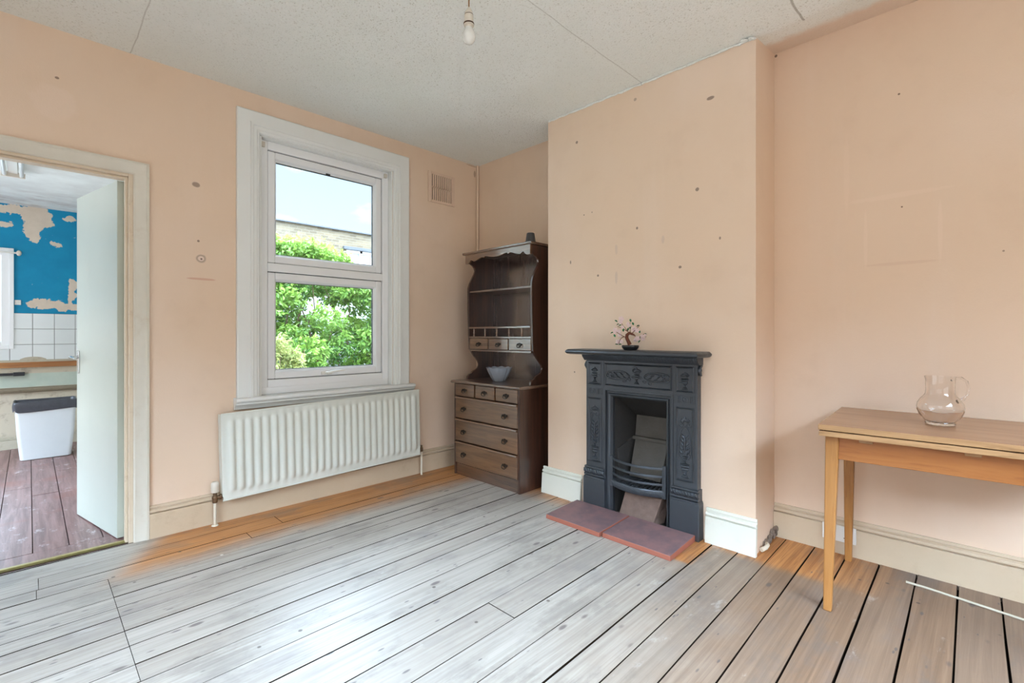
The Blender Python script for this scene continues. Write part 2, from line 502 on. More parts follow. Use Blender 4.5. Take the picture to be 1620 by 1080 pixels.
M['beech_h'] = wood('honey_beech_apron', srgb(152, 92, 40), srgb(166, 106, 52), srgb(134, 78, 34), .4, 1, .8, .05)


def mat_iron():
    t = NT('blackened_cast_iron')
    n = t.noise(30, 5, .6, t.objco()); b = t.noise(3, 4, .6, t.objco())
    c = t.mix(b, srgb(64, 69, 75), srgb(88, 93, 99))
    c = t.mix(t.ramp(n, .55, .8, 0, .4), c, srgb(84, 82, 78))
    t.bump(t.noise(140, 3, .6, t.objco()), .15, .002)
    return t.out(c, t.ramp(n, .3, .7, .30, .42), .6, .6)


M['iron'] = mat_iron()
M['soot'] = plain('sooty_iron', srgb(50, 48, 46), .62, .4, .1, .3, 14, .3, 60)
M['fireback'] = plain('grey_fireback_clay', srgb(92, 88, 82), .7, .3, 0, .25, 10, .3, 50)
M['firebrick'] = plain('scorched_fire_brick', srgb(124, 104, 94), .85, .2, 0, .3, 22, .5, 70)


def mat_quarry():
    t = NT('worn_quarry_tile')
    n = t.noise(9, 6, .65, t.pos()); f = t.noise(120, 3, .6, t.pos())
    c = t.mix(t.ramp(n, .3, .7), srgb(104, 86, 88), srgb(130, 98, 96))
    geo = t.add('ShaderNodeNewGeometry'); s = t.add('ShaderNodeSeparateXYZ'); t.l.new(geo.outputs['True Normal'], s.inputs[0])
    c = t.mix(t.ramp(s.outputs[2], .5, .8), srgb(150, 88, 70), c)
    e = t.ramp(t.noise(16, 5, .7, t.pos()), .6, .75, 0, .4)
    c = t.mix(e, c, srgb(158, 122, 116))
    t.bump(f, .2, .003)
    return t.out(c, .6, .4)


M['quarry'] = mat_quarry()


def glass(name, tint=(1, 1, 1, 1), ior=1.45, rough=0):
    t = NT(name)
    t.out(tint, rough, .5)
    t.b.inputs['Transmission Weight'].default_value = 1; t.b.inputs['IOR'].default_value = ior
    return t.m


def pane_mat(name):
    t = NT(name)
    tr = t.add('ShaderNodeBsdfTransparent'); gl = t.add('ShaderNodeBsdfGlossy'); gl.inputs['Roughness'].default_value = .02
    fr = t.add('ShaderNodeFresnel'); fr.inputs[0].default_value = 1.35
    mx = t.add('ShaderNodeMixShader'); t.l.new(fr.outputs[0], mx.inputs[0]); t.l.new(tr.outputs[0], mx.inputs[1]); t.l.new(gl.outputs[0], mx.inputs[2])
    tr.inputs[0].default_value = (.96, .98, .97, 1)
    t.l.new(mx.outputs[0], t.n['Material Output'].inputs[0])
    return t.m


M['pane'] = pane_mat('clear_window_glass')
M['glass'] = glass('clear_glass')
M['cut_glass'] = glass('bluish_cut_glass', (.80, .88, 1, 1), 1.5, .03)
M['cut_glass'].node_tree.nodes['Principled BSDF'].inputs['Transmission Weight'].default_value = .72
M['bulb'] = plain('milky_bulb_glass', srgb(226, 226, 220), .18, .5, var=.02)
M['flex'] = plain('brown_lamp_flex', srgb(150, 116, 78), .6)
M['black_pot'] = plain('glazed_black_pot', (.012, .014, .016, 1), .12, .6, var=.1)
M['pot_plastic'] = plain('dark_grey_plastic', srgb(58, 56, 56), .4, .5, var=.12)
M['bark'] = plain('reddish_brown_bark', srgb(112, 64, 46), .7, .3, 0, .3, 90, .5, 200)
M['jade'] = plain('jade_green_leaf', srgb(36, 106, 66), .25, .5, var=.25, scale=50)
M['blossom'] = plain('pale_pink_blossom', srgb(240, 216, 214), .3, .5, var=.14, scale=60)
M['vent'] = plain('peach_painted_vent', srgb(222, 194, 170), .55, .3, var=.06)
M['void'] = plain('dark_vent_void', srgb(70, 48, 36), .9, .1)
M['bin'] = plain('white_bin_plastic', srgb(206, 210, 210), .36, .45, var=.03)
M['liner'] = plain('dark_grey_bin_bag', srgb(66, 68, 74), .28, .5, 0, .25, 25, .6, 30)
M['batten'] = wood('raw_timber_batten', srgb(150, 96, 52), srgb(186, 132, 78), srgb(116, 72, 38), .6, 0)
M['grime'] = aged('grimy_painted_rail', srgb(112, 100, 80), srgb(140, 128, 106), srgb(70, 58, 44), .6, .5, 8)
M['ledge'] = aged('dirty_mortar_ledge', srgb(170, 160, 140), srgb(196, 188, 168), srgb(120, 104, 80), .8, .5, 9)
M['subfloor'] = plain('dark_underfloor', srgb(34, 26, 20), .95, .05)
M['brass_strip'] = plain('worn_brass_strip', srgb(170, 158, 104), .4, .5, .6, .25, 30)
M['white_cable'] = plain('white_cable', srgb(196, 190, 170), .45, .4, var=.05)
M['render'] = plain('pale_rendered_wall', srgb(186, 186, 190), .9, .1, 0, .1, 3)
M['paving'] = plain('grey_paving', srgb(150, 148, 142), .9, .2, 0, .2, 4)


def mat_extbrick():
    t = NT('pale_london_brick')
    b = t.add('ShaderNodeTexBrick'); sw = t.add('ShaderNodeCombineXYZ'); t.l.new(t.xyz(0), sw.inputs[0]); t.l.new(t.xyz(2), sw.inputs[1])
    t.l.new(sw.outputs[0], b.inputs['Vector']); b.inputs['Scale'].default_value = 1
    b.inputs['Brick Width'].default_value = .225; b.inputs['Row Height'].default_value = .075; b.inputs['Mortar Size'].default_value = .006
    b.inputs['Color1'].default_value = srgb(108, 97, 80); b.inputs['Color2'].default_value = srgb(86, 78, 66); b.inputs['Mortar'].default_value = srgb(112, 106, 96)
    c = t.mix(t.ramp(t.noise(1.2, 6, .7, t.pos()), .4, .7, 0, .5), b.outputs['Color'], srgb(114, 106, 94))
    return t.out(c, .9, .1)


M['ext_brick'] = mat_extbrick()
M['dark_metal'] = plain('dark_grey_coping', srgb(70, 74, 80), .5)


def mat_leaf(name, c0, c1):
    t = NT(name)
    a = t.add('ShaderNodeAttribute', attribute_name='board')
    s = t.add('ShaderNodeSeparateColor'); t.l.new(a.outputs['Color'], s.inputs[0])
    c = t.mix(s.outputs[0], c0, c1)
    t.out(c, .45, .4)
    tl = t.add('ShaderNodeBsdfTranslucent'); t.l.new(c, tl.inputs[0])
    mx = t.add('ShaderNodeMixShader'); mx.inputs[0].default_value = .4
    t.l.new(t.b.outputs[0], mx.inputs[1]); t.l.new(tl.outputs[0], mx.inputs[2]); t.l.new(mx.outputs[0], t.n['Material Output'].inputs[0])
    return t.m


M['leaf'] = mat_leaf('climber_leaf', srgb(52, 92, 44), srgb(136, 170, 74))
M['leaf_y'] = mat_leaf('yellow_green_leaf', srgb(112, 124, 70), srgb(170, 174, 108))
M['stem'] = plain('brown_stem', srgb(92, 74, 54), .8)


# ---------------------------------------------------------------- wall shells
def wall_with_holes(name, mat, axis, a0, a1, u0, u1, z0, z1, holes):
    """slab between axis-values a0..a1; holes = (u0, u1, z0, z1)"""
    us = sorted({u0, u1, *[h[0] for h in holes], *[h[1] for h in holes]})
    zs = sorted({z0, z1, *[h[2] for h in holes], *[h[3] for h in holes]})
    m = MB(); bm = m.bm
    solid = {}
    for i in range(len(us) - 1):
        for j in range(len(zs) - 1):
            cu, cz = (us[i] + us[i + 1]) / 2, (zs[j] + zs[j + 1]) / 2
            solid[i, j] = not any(h[0] < cu < h[1] and h[2] < cz < h[3] for h in holes)
    vc = {}
    def V(u, z, a):
        k = (round(u, 5), round(z, 5), round(a, 5))
        if k not in vc: vc[k] = bm.verts.new((a, u, z) if axis == 'x' else (u, a, z))
        return vc[k]
    for (i, j), s in solid.items():
        if not s: continue
        q = [(us[i], zs[j]), (us[i + 1], zs[j]), (us[i + 1], zs[j + 1]), (us[i], zs[j + 1])]
        for a in (a0, a1): bm.faces.new([V(u, z, a) for u, z in q])
        for k, (di, dj) in enumerate(((0, -1), (1, 0), (0, 1), (-1, 0))):
            if not solid.get((i + di, j + dj), False):
                p, r = q[k], q[(k + 1) % 4]
                bm.faces.new([V(*p, a0), V(*r, a0), V(*r, a1), V(*p, a1)])
    o = m.build(name, mat)
    return structure(o)


DOOR = (-.26, .40, -.05, 2.0)
WIN = (1.035, 1.995, .70, 2.40)
LX, BKY = -1.25, -1.45
wall_with_holes('wall_window', M['wall_window'], 'y', D, D + WT, LX - .1, 3.1, -.05, H + .1, [DOOR, WIN])
box('wall_alcove_left', M['wall_plain'], (BL, BL + .1, BY1 - .05, D + .02, -.05, H + .1))
structure(bpy.data.objects['wall_alcove_left'])
structure(box('wall_alcove_right', M['wall_alcove'], (BR, BR + .1, BKY - .05, BY0 + .05, -.05, H + .15)))
# chimney breast, with a hole for the fire
m = MB()
poly = [(BR + .1, BY0 + .018), (BX, BY0), (BX, BY1), (BL + .05, BY1)]
fb = (1.285, 1.725)
m.prism([(BX, BY0), (BX, fb[0]), (BR + .1, fb[0]), (BR + .1, BY0 + .018)], 'z', -.05, .84)
m.prism([(BX, fb[1]), (BX, BY1), (BR + .1, BY1), (BR + .1, fb[1])], 'z', -.05, .84)
m.prism([(BX, BY0), (BX, BY1), (BR + .1, BY1), (BR + .1, BY0 + .018)], 'z', .84, H + .1)
structure(m.build('wall_chimney_breast', M['wall_breast']))
# behind the camera: back wall and left wall, each with an added opening for fill light
wall_with_holes('wall_back', M['wall_plain'], 'y', BKY - .1, BKY, LX - .1, 3.1, -.05, H + .1, [(-.3, 1.9, .75, 2.35)])
wall_with_holes('wall_left', M['wall_plain'], 'x', LX - .1, LX, BKY - .05, D + .02, -.05, H + .1, [(-.9, 1.9, .75, 2.35)])
# ceiling: main level with the raised strip in the right alcove
m = MB()
m.box(LX - .1, 2.628, BKY - .1, D + .02, H, H + .12)
m.box(2.628, BR + .1, .862, D + .02, H, H + .12)
v = [(2.628, BKY, H), (2.628, .862, H), (2.75, BKY, 2.672), (2.75, .862, 2.668), (BR + .02, BKY, 2.706), (BR + .02, .862, 2.706)]
vv = [m.bm.verts.new(p) for p in v]
m.bm.faces.new((vv[0], vv[2], vv[3], vv[1])); m.bm.faces.new((vv[2], vv[4], vv[5], vv[3]))
m.box(2.6, BR + .1, BKY - .1, .9, 2.72, 2.80)
structure(m.build('ceiling', M['ceiling']))
# crumbling paper edge where the ceiling meets the chimney breast
m = MB()
rg = random.Random(3)
pts = [(BX - .004 - .004 * rg.random(), BY0 + .01 + (BY1 - BY0 - .02) * k / 60, H - .004 - .005 * rg.random()) for k in range(61)]
m.tube(pts, [.004 + .004 * rg.random() for _ in pts], 6)
for k in range(9):
    m.ball((BX - .008 - .02 * rg.random(), BY0 + .005 + .05 * rg.random(), H - .004 - .010 * rg.random()), .008, 1.3, 1.6, .5, 7)
structure(m.build('trim_ceiling_edge', M['ceiling']))


# ---------------------------------------------------------------- floor boards
def color_attr(me, cols_by_face):
    at = me.color_attributes.new('board', 'FLOAT_COLOR', 'CORNER')
    for p in me.polygons:
        for li in p.loop_indices: at.data[li].color = cols_by_face[p.index]


def boards():
    edges = [-1.44, -1.30, -1.16, -1.02, -.88, -.74, -.60, -.46, -.33, -.195, -.06, .075, .215, .356, .49, .63, .767, .903, 1.035, 1.19, 1.345, 1.50, 1.675, 1.83, 1.985, 2.10, 2.235, 2.36, 2.49, 2.58, 2.69, 2.80, 2.91, 3.01, 3.15, 3.31]
    gaps = {2.36: .0022, 1.985: .003, 1.675: .0035, 1.345: .002, 1.035: .0045, .903: .002, .767: .0025, .63: .0025, .49: .0035, .356: .0055, .215: .0045, .075: .004, -.06: .0045}
    verts, faces, cols, side = [], [], [], []
    rg = random.Random(5)
    def board(x0, x1, y0, y1, g0, g1):
        col = (rg.random(), rg.random(), rg.random(), 1)
        dz = rg.uniform(-.0012, .0012)
        n = max(2, int((x1 - x0) / .25))
        sl = .02
        i0 = len(verts)
        e0 = g0 / 2; e1 = g1 / 2
        for k in range(n + 1):
            x = x0 + (x1 - x0) * k / n
            ya = y0 + e0 + sl * (x - 1.7) + rg.uniform(-.0012, .0012); yb = y1 - e1 + sl * (x - 1.7) + rg.uniform(-.0012, .0012)
            if y0 > 3.0: ya = min(ya, D - .006); yb = min(yb, D)
            verts.extend([(x, ya, -.03), (x, ya, dz - .0015), (x, ya + .0015, dz), (x, yb - .0015, dz), (x, yb, dz - .0015), (x, yb, -.03)])
        for k in range(n):
            a = i0 + k * 6; b = a + 6
            for j in range(5):
                faces.append((a + j, b + j, b + j + 1, a + j + 1)); cols.append(col); side.append(0 if j == 2 else 1)
        for a, rev in ((i0, False), (i0 + n * 6, True)):
            f = tuple(range(a, a + 6)); faces.append(f if not rev else f[::-1]); cols.append(col); side.append(1)
    for y0, y1 in zip(edges, edges[1:]):
        g0, g1 = gaps.get(y0, .0012), gaps.get(y1, .0012)
        xs = [LX, BR + .05]
        if 1.9 < y0 < 2.9: xs.insert(1, .256)
        elif y0 >= 2.9: xs[1:1] = [.022 + rg.uniform(-.01, .01)] if y0 < 3.1 else []; 
        if y0 in (3.01, 2.91): xs.insert(-1, 1.05 + (y0 - 3) * 2)
        if y0 == 1.345: xs.insert(-1, 1.36)
        if y0 == 2.235: xs.insert(-1, 2.05)
        if y0 in (.075, .63): xs.insert(-1, .9)
        for x0, x1 in zip(xs, xs[1:]): board(x0 + .001, x1 - .001, y0, y1, g0, g1)
    # the doorway strip up to the threshold
    board(DOOR[0], DOOR[1], D - .002 - .02 * (-1.6), D + .045 + .032, .001, .001)
    me = bpy.data.meshes.new('floor'); me.from_pydata(verts, [], faces); me.update()
    bm = bmesh.new(); bm.from_mesh(me); bmesh.ops.recalc_face_normals(bm, faces=bm.faces[:]); bm.to_mesh(me); bm.free()
    color_attr(me, cols); me.materials.append(M['floor']); me.materials.append(M['subfloor'])
    for p, k in zip(me.polygons, side): p.material_index = k
    o = bpy.data.objects.new('floor', me); C.objects.link(o); structure(o)


boards()
structure(box('floor_void', M['subfloor'], (LX, BR + .1, BKY, D + .1, -.06, -.028)))


def kboards():
    verts, faces, cols = [], [], []
    rg = random.Random(9)
    xs = [-2.4 + .139 * k for k in range(23)]
    off = .013 - min(xs, key=lambda q: abs(q - .013))
    for x0, x1 in zip(xs, xs[1:]):
        x0 += off; x1 += off
        if x0 > .7: break
        segs = [D + .20, 5.4 + rg.uniform(-1.2, 1.2), KY + .02]
        for y0, y1 in zip(segs, segs[1:]):
            i = len(verts); e = .002; z = rg.uniform(-.001, .001)
            verts.extend([(x0 + e, y0 + e, z), (x1 - e, y0 + e, z), (x1 - e, y1 - e, z), (x0 + e, y1 - e, z), (x0 + e, y0 + e, -.03), (x1 - e, y0 + e, -.03), (x1 - e, y1 - e, -.03), (x0 + e, y1 - e, -.03)])
            for f in ((0, 1, 2, 3), (0, 4, 5, 1), (1, 5, 6, 2), (2, 6, 7, 3), (3, 7, 4, 0)): faces.append(tuple(i + k for k in f)); cols.append((rg.random(),) * 3 + (1,))
    i = len(verts); y0, y1 = D + .058, D + .198
    verts.extend([(-2.4, y0, 0), (.6, y0, 0), (.6, y1, 0), (-2.4, y1, 0), (-2.4, y0, -.03), (.6, y0, -.03), (.6, y1, -.03), (-2.4, y1, -.03)])
    for f in ((0, 1, 2, 3), (0, 4, 5, 1), (1, 5, 6, 2), (2, 6, 7, 3), (3, 7, 4, 0)): faces.append(tuple(i + k for k in f)); cols.append((.5, .5, .5, 1))
    me = bpy.data.meshes.new('floor_kitchen'); me.from_pydata(verts, [], faces); me.update()
    color_attr(me, cols); me.materials.append(M['kfloor'])
    o = bpy.data.objects.new('floor_kitchen', me); C.objects.link(o); structure(o)


kboards()
structure(box('floor_kitchen_void', M['subfloor'], (-2.4, .62, D + .1, KY + .05, -.06, -.028)))
structure(box('trim_threshold', M['brass_strip'], (DOOR[0], DOOR[1] - .012, D + .042, D + .062, -.01, .005), bevel=.002))

# kitchen shell
KX0, KX1, KH = -2.4, .50, 2.40
structure(box('wall_kitchen_right', M['kwall_plain'], (KX1, KX1 + .1, D + WT, KY + .1, -.1, KH + .1)))
wall_with_holes('wall_kitchen_left', M['kwall_plain'], 'x', KX0 - .1, KX0, D + WT, KY + .1, -.1, KH + .1, [(4.0, 6.2, .2, 2.15)])
KWIN = (-1.05, -.135, 1.0, 1.945)
wall_with_holes('wall_kitchen_far', M['kwall'], 'y', KY, KY + .12, KX0 - .1, KX1 + .1, -.1, KH + .1, [KWIN])
structure(box('ceiling_kitchen', M['kceil'], (KX0 - .1, KX1 + .1, D + WT, KY + .12, KH, KH + .1)))
m = MB(); m.box(KX0, KWIN[0], KY - .008, KY, .867, 1.333); m.box(KWIN[1], KX1, KY - .008, KY, .867, 1.333); m.box(KWIN[0], KWIN[1], KY - .008, KY, .867, 1.0)
structure(m.build('wall_kitchen_tiling', M['tiles'], bevel=.001))


# ---------------------------------------------------------------- skirting boards
def skirting(name, mat, p0, p1, nrm, h=.18, th=.02, lean=0.0, groove=False):
    """board from p0 to p1 (x, y) with its face towards nrm"""
    prof = [(0, 0), (th, 0), (th, h * .76), (th * .35, h * .765), (th * .35, h * .79), (th * .95, h * .805), (th * .85, h * .87), (th * .3, h * .90), (th * .3, h * .92), (th * .55, h * .93), (th * .4, h), (0, h)]
    rings = []
    for p in (p0, p1):
        rings.append([(p[0] + nrm[0] * (d + lean * (1 - z / h)), p[1] + nrm[1] * (d + lean * (1 - z / h)), z - .002) for d, z in prof])
    m = MB(); m.rings(rings)
    return structure(m.build(name, mat, bevel=.0015))


skirting('baseboard_window_wall', M['skirting'], (.467, D), (BL, D), (0, -1), .18, .022)
skirting('baseboard_alcove_left', M['skirting'], (BL, D), (BL, BY1), (-1, 0))
skirting('baseboard_breast_left', M['skirting_white'], (BX, 2.272), (BX, 1.93), (-1, 0), .185, .022, .012)
skirting('baseboard_breast_right', M['skirting_white'], (BX, 1.095), (BX, .835), (-1, 0), .187, .022, .012)
skirting('baseboard_alcove_right', M['skirting'], (BR, BY0 + .012), (BR, BKY), (-1, 0), .185, .022)
skirting('baseboard_left', M['skirting'], (LX, BKY), (LX, D), (1, 0))
skirting('baseboard_back', M['skirting'], (LX, BKY), (BR, BKY), (0, 1))
skirting('baseboard_window_wall_left', M['skirting'], (LX, D), (DOOR[0] - .07, D), (0, -1))
skirting('baseboard_kitchen', M['ledge'], (KX1, KY), (KX0, KY), (0, -1), .12, .02)

# rough plaster and a stub of pipe at the foot of the breast return
m = MB(); rg = random.Random(11)
for k in range(34):
    x = 2.74 + .20 * rg.random(); h = .010 + .07 * max(0, (x - 2.70) / .26) * rg.random()
    m.ball((x, BY0 + .006 - .012 * rg.random(), h * .6), .008 + .014 * rg.random(), 1.2, .6, 1, 6)
tag(m.build('plaster_rubble', plain('crumbled_grey_plaster', srgb(128, 112, 100), .95, .1, 0, .35, 40, .6, 60)), 'crumbled grey plaster at the foot of the chimney breast return', 'rubble', kind='stuff')
m = MB(); m.tube([(2.665, .835, .014), (2.70, .822, .02), (2.735, .826, .02), (2.76, .842, .016)], .011, 8)
tag(m.build('pipe_stub', M['pipe'], smooth=40), 'short pinkish pipe stub on the floor beside the chimney breast corner', 'pipe')
m = MB(); m.tube([(2.857, D - .014, 0.0), (2.857, D - .014, H)], .011, 10)
tag(m.build('corner_pipe', M['wall_plain'], smooth=40), 'thin peach painted pipe running up the corner behind the dresser', 'pipe')

# ---------------------------------------------------------------- door opening, door
t1 = thing('trim_door', None, None, (DOOR[1], D, 0), kind='structure')
m = MB()
prof = [(0, 0), (0, .012), (.006, .017), (.012, .016), (.05, .019), (.058, .024), (.068, .022), (.068, 0)]   # (across, out) measured from the opening
def arch_ring(corner, dx, dz):
    return [(corner[0] + dx * a, D - o, corner[1] + dz * a) for a, o in prof]
m.rings([arch_ring((DOOR[1] - .002, -.002), 1, 0), arch_ring((DOOR[1] - .002, DOOR[3] - .008), 1, 1), arch_ring((DOOR[0] + .002, DOOR[3] - .008), -1, 1), arch_ring((DOOR[0] + .002, -.002), -1, 0)])
m.build('architrave', M['architrave'], t1, smooth=30)
m = MB()
m.box(DOOR[1] - .022, DOOR[1], D - .004, D + WT + .005, -.002, DOOR[3]); m.box(DOOR[0], DOOR[0] + .022, D - .004, D + WT + .005, -.002, DOOR[3]); m.box(DOOR[0] + .022, DOOR[1] - .022, D - .004, D + WT + .005, DOOR[3] - .022, DOOR[3])
m.build('jamb', M['jamb'], t1, bevel=.003)
m = MB()
m.box(DOOR[1] - .034, DOOR[1] - .022, D + .02, D + .062, 0, DOOR[3] - .022); m.box(DOOR[0] + .022, DOOR[0] + .034, D + .02, D + .062, 0, DOOR[3] - .022); m.box(DOOR[0] + .034, DOOR[1] - .034, D + .02, D + .062, DOOR[3] - .034, DOOR[3] - .022)
m.build('door_stop', M['jamb'], t1, bevel=.002)
# leaf authored closed along -x from the hinge, then swung into the kitchen
hx, hy = DOOR[1] - .024, D + WT - .01
d1 = thing('door_1', 'pale green-white flush door standing open into the kitchen', 'door', (hx, hy, 0), kind='structure')
LW = .655
box('door_leaf', M['door'], (hx - LW, hx, hy - .036, hy, .006, 1.972), d1, .002)
for s, yy in ((-1, hy - .036), (1, hy)):
    m = MB()
    m.box(hx - LW + .02, hx - LW + .055, yy, yy + s * .006, .885, 1.025)
    m.tube([(hx - LW + .038, yy, .985), (hx - LW + .038, yy + s * .045, .985)], .009, 10)
    m.tube([(hx - LW + .038, yy + s * .042, .985), (hx - LW + .07, yy + s * .046, .987), (hx - LW + .14, yy + s * .044, .98)], [.008, .009, .007], 8)
    m.build('door_handle', M['chrome'], d1, .0015, smooth=40, label='polished lever handle')
for z in (.25, 1.70):
    m = MB(); m.tube([(hx + .003, hy + .004, z), (hx + .003, hy + .004, z + .075)], .005, 8); m.build('hinge', M['brass'], d1, smooth=40)
d1.rotation_euler = (0, 0, R(-78.5))


# ---------------------------------------------------------------- main window
def window_casing():
    w = thing('window_1', 'white plastic sash-style window with moulded casing and view of greenery', 'window', (1.515, D, .7), kind='structure')
    prof = [(0, -.03), (0, .012), (.008, .020), (.018, .021), (.022, .028), (.040, .030), (.044, .036), (.058, .036), (.062, .026), (.128, .026), (.134, .022), (.134, 0)]
    x0, x1, zt, zb = WIN[0] - .002, WIN[1] + .002, WIN[3] - .006, .735
    def rg(cx, cz, dx, dz): return [(cx + dx * a, D - o, cz + dz * a) for a, o in prof]
    m = MB(); m.rings([rg(x1, zb, 1, 0), rg(x1, zt, 1, 1), rg(x0, zt, -1, 1), rg(x0, zb, -1, 0)])
    m.build('casing', M['casing'], w, smooth=25)
    # reveal lining
    m = MB(); y0, y1 = D - .001, D + WT
    m.box(WIN[0], WIN[0] + .012, y0, y1, .735, WIN[3]); m.box(WIN[1] - .012, WIN[1], y0, y1, .735, WIN[3]); m.box(WIN[0], WIN[1], y0, y1, WIN[3] - .012, WIN[3])
    m.build('reveal', M['casing'], w, bevel=.002)
    # sill with moulded nose
    m = MB()
    pr = [(D + .06, .735), (D - .058, .735), (D - .064, .729), (D - .064, .716), (D - .056, .706), (D - .050, .704), (D - .050, .694), (D - .038, .688), (D - .030, .676), (D - .026, .664), (D, .660), (D, .700), (D + .06, .700)]
    m.rings([[(x, y, z) for y, z in pr] for x in (.885, 2.165)])
    m.build('sill', M['casing'], w, bevel=.002, smooth=35)
    # frame
    fx0, fx1, fz0, fz1 = 1.047, 1.983, .736, 2.388
    yf0, yf1 = D + .045, D + .115
    m = MB(); b = .05
    def fr(mm, X0, X1, Z0, Z1, wl, y0, y1, bt=None, tp=None):
        bt = bt or wl; tp = tp or wl
        mm.box(X0, X0 + wl, y0, y1, Z0, Z1); mm.box(X1 - wl, X1, y0, y1, Z0, Z1)
        mm.box(X0 + wl, X1 - wl, y0, y1, Z1 - tp, Z1); mm.box(X0 + wl, X1 - wl, y0, y1, Z0, Z0 + bt)
    fr(m, fx0, fx1, fz0, fz1, b, yf0, yf1, .092, .055)
    m.box(fx0 + b, fx1 - b, yf0, yf1, 1.538, 1.594)
    m.box(fx0 + .004, fx1 - .004, yf0 - .008, yf0, fz0, fz0 + .045)
    m.build('frame', M['upvc'], w, bevel=.004)
    for nm, z0, z1 in (('upper', 1.594, 2.333), ('lower', .828, 1.538)):
        m = MB(); X0, X1 = fx0 + b + .004, fx1 - b - .004; z0 += .007; z1 -= .007
        g = MB(); fr(g, X0 - .006, X1 + .006, z0 - .009, z1 + .009, .014, yf0 + .022, yf1 - .01)
        g.build('gap_seal', M['rubber'], w, label='dark seal between sash and frame')
        fr(m, X0, X1, z0 - .003, z1 + .003, .046, yf0 + .012, yf1 + .004)
        s = m.build('sash', M['upvc'], w, bevel=.005)
        # glazing bead slopes to the glass
        m = MB(); i = .046
        pr = [(0, .012), (.012, .030), (.012, .05), (0, .05)]
        q = [(X0 + i, z0 - .003 + i, 1, 1), (X1 - i, z0 - .003 + i, -1, 1), (X1 - i, z1 + .003 - i, -1, -1), (X0 + i, z1 + .003 - i, 1, -1)]
        m.rings([[(x + dx * a, yf0 + .004 + o, z + dz * a) for a, o in pr] for x, z, dx, dz in q], loop=True)
        m.build('glazing_bead', M['upvc'], s)
        m = MB(); g = i + .0115
        q = [(x + dx * .0118, z + dz * .0118, dx, dz) for x, z, dx, dz in q]
        pr = [(0, .036), (.0035, .037), (.0035, .05), (0, .05)]
        m.rings([[(x + dx * a, yf0 + .004 + o, z + dz * a) for a, o in pr] for x, z, dx, dz in q], loop=True)
        m.build('gasket', M['rubber'], s, label='black rubber glazing gasket')
        m = MB(); m.box(X0 + i + .005, X1 - i - .005, yf0 + .046, yf0 + .050, z0 + i + .002, z1 - i - .002)
        m.build('pane', M['pane'], s)
    # lever handle at the foot of the lower sash
    hxm, hz = 1.50, .852
    m = MB(); m.box(hxm - .045, hxm + .03, yf0 + .0, yf0 + .013, hz - .012, hz + .012)
    m.tube([(hxm - .01, yf0 + .005, hz), (hxm - .008, yf0 - .022, hz + .002), (hxm + .03, yf0 - .034, hz + .010), (hxm + .115, yf0 - .032, hz + .018)], [.011, .010, .009, .006], 8)
    m.build('handle', M['white_plastic'], w, .003, smooth=40)
    m = MB(); m.box(1.49, 1.52, yf0 + .006, yf0 + .014, 2.262, 2.270); m.build('catch', M['rubber'], w)
    for x in (fx0 + .018, fx1 - .03):
        m = MB(); m.box(x - .012, x + .012, yf0 - .018, yf0, fz1 - .05, fz1 - .018); m.tube([(x, yf0 - .020, fz1 - .034), (x, yf0 - .01, fz1 - .034)], .009, 10)
        m.build('blind_bracket', M['cream_plastic'], w, .002)
    return w


window_casing()

# ---------------------------------------------------------------- radiator
rad = thing('radiator', 'white ribbed panel radiator hung slightly askew under the window', 'radiator', (1.49, D, .41))
m = MB()
x0, x1, z0, z1 = .805, 2.185, .16, .668
yf = D - .098
NR = 27; pitch = (x1 - x0 - .05) / NR
xs = []
for k in range(NR):
    xb = x0 + .025 + k * pitch
    for f, hh in ((.06, 0), (.22, .55), (.34, .92), (.5, 1), (.66, .92), (.78, .55), (.94, 0)): xs.append((xb + f * pitch, hh))
xs = [(x0, 0), (x0 + .012, 0)] + xs + [(x1 - .012, 0), (x1, 0)]
zs = [(z0, 0), (z0 + .035, 0), (z0 + .05, .5), (z0 + .068, 1), (z1 - .068, 1), (z1 - .05, .5), (z1 - .035, 0), (z1, 0)]
rows = [[m.bm.verts.new((x, yf + .013 - .017 * hx_ * hz_, z)) for x, hx_ in xs] for z, hz_ in zs]
for a, b in zip(rows, rows[1:]):
    for i in range(len(xs) - 1): m.bm.faces.new((a[i], a[i + 1], b[i + 1], b[i]))
rim = [rows[0][i] for i in range(len(xs))]
back = [[m.bm.verts.new((x, yf + .030, z)) for x in (x0, x1)] for z in (z0, z1)]
m.bm.faces.new(rows[0][::-1] + [back[0][0], back[0][1]]); m.bm.faces.new(rows[-1] + [back[1][1], back[1][0]])
m.bm.faces.new([r[0] for r in rows] + [back[1][0], back[0][0]]); m.bm.faces.new(([r[-1] for r in rows])[::-1] + [back[0][1], back[1][1]])
m.bm.faces.new((back[0][0], back[1][0], back[1][1], back[0][1]))
m.build('front_panel', M['radiator'], rad, smooth=50)
m = MB(); m.box(x0 - .004, x1 + .004, yf + .010, yf + .014, z1 - .004, z1 + .006); m.box(x0 - .004, x1 + .004, yf + .01, yf + .016, z0 - .006, z0 + .004)
m.build('seam', M['radiator'], rad, bevel=.0015)
m = MB(); m.box(x0 + .004, x1 - .004, yf + .060, yf + .076, z0 + .01, z1 - .006); m.build('rear_panel', M['radiator'], rad, bevel=.004)
m = MB(); m.box(x0 - .004, x0 + .002, yf + .014, yf + .074, z0 + .02, z1 - .004); m.build('side_cover', M['radiator'], rad, bevel=.002)
m = MB(); m.box(x1 - .002, x1 + .004, yf + .014, yf + .074, z0 + .02, z1 - .004); m.build('side_cover', M['radiator'], rad, bevel=.002)
for xq in (x0 + .2, x1 - .23):
    m = MB(); m.box(xq, xq + .03, yf + .07, D - .001, z0 + .1, z1 - .1); m.build('wall_bracket', M['radiator'], rad)
rad.rotation_euler = (0, R(-1.3), 0)
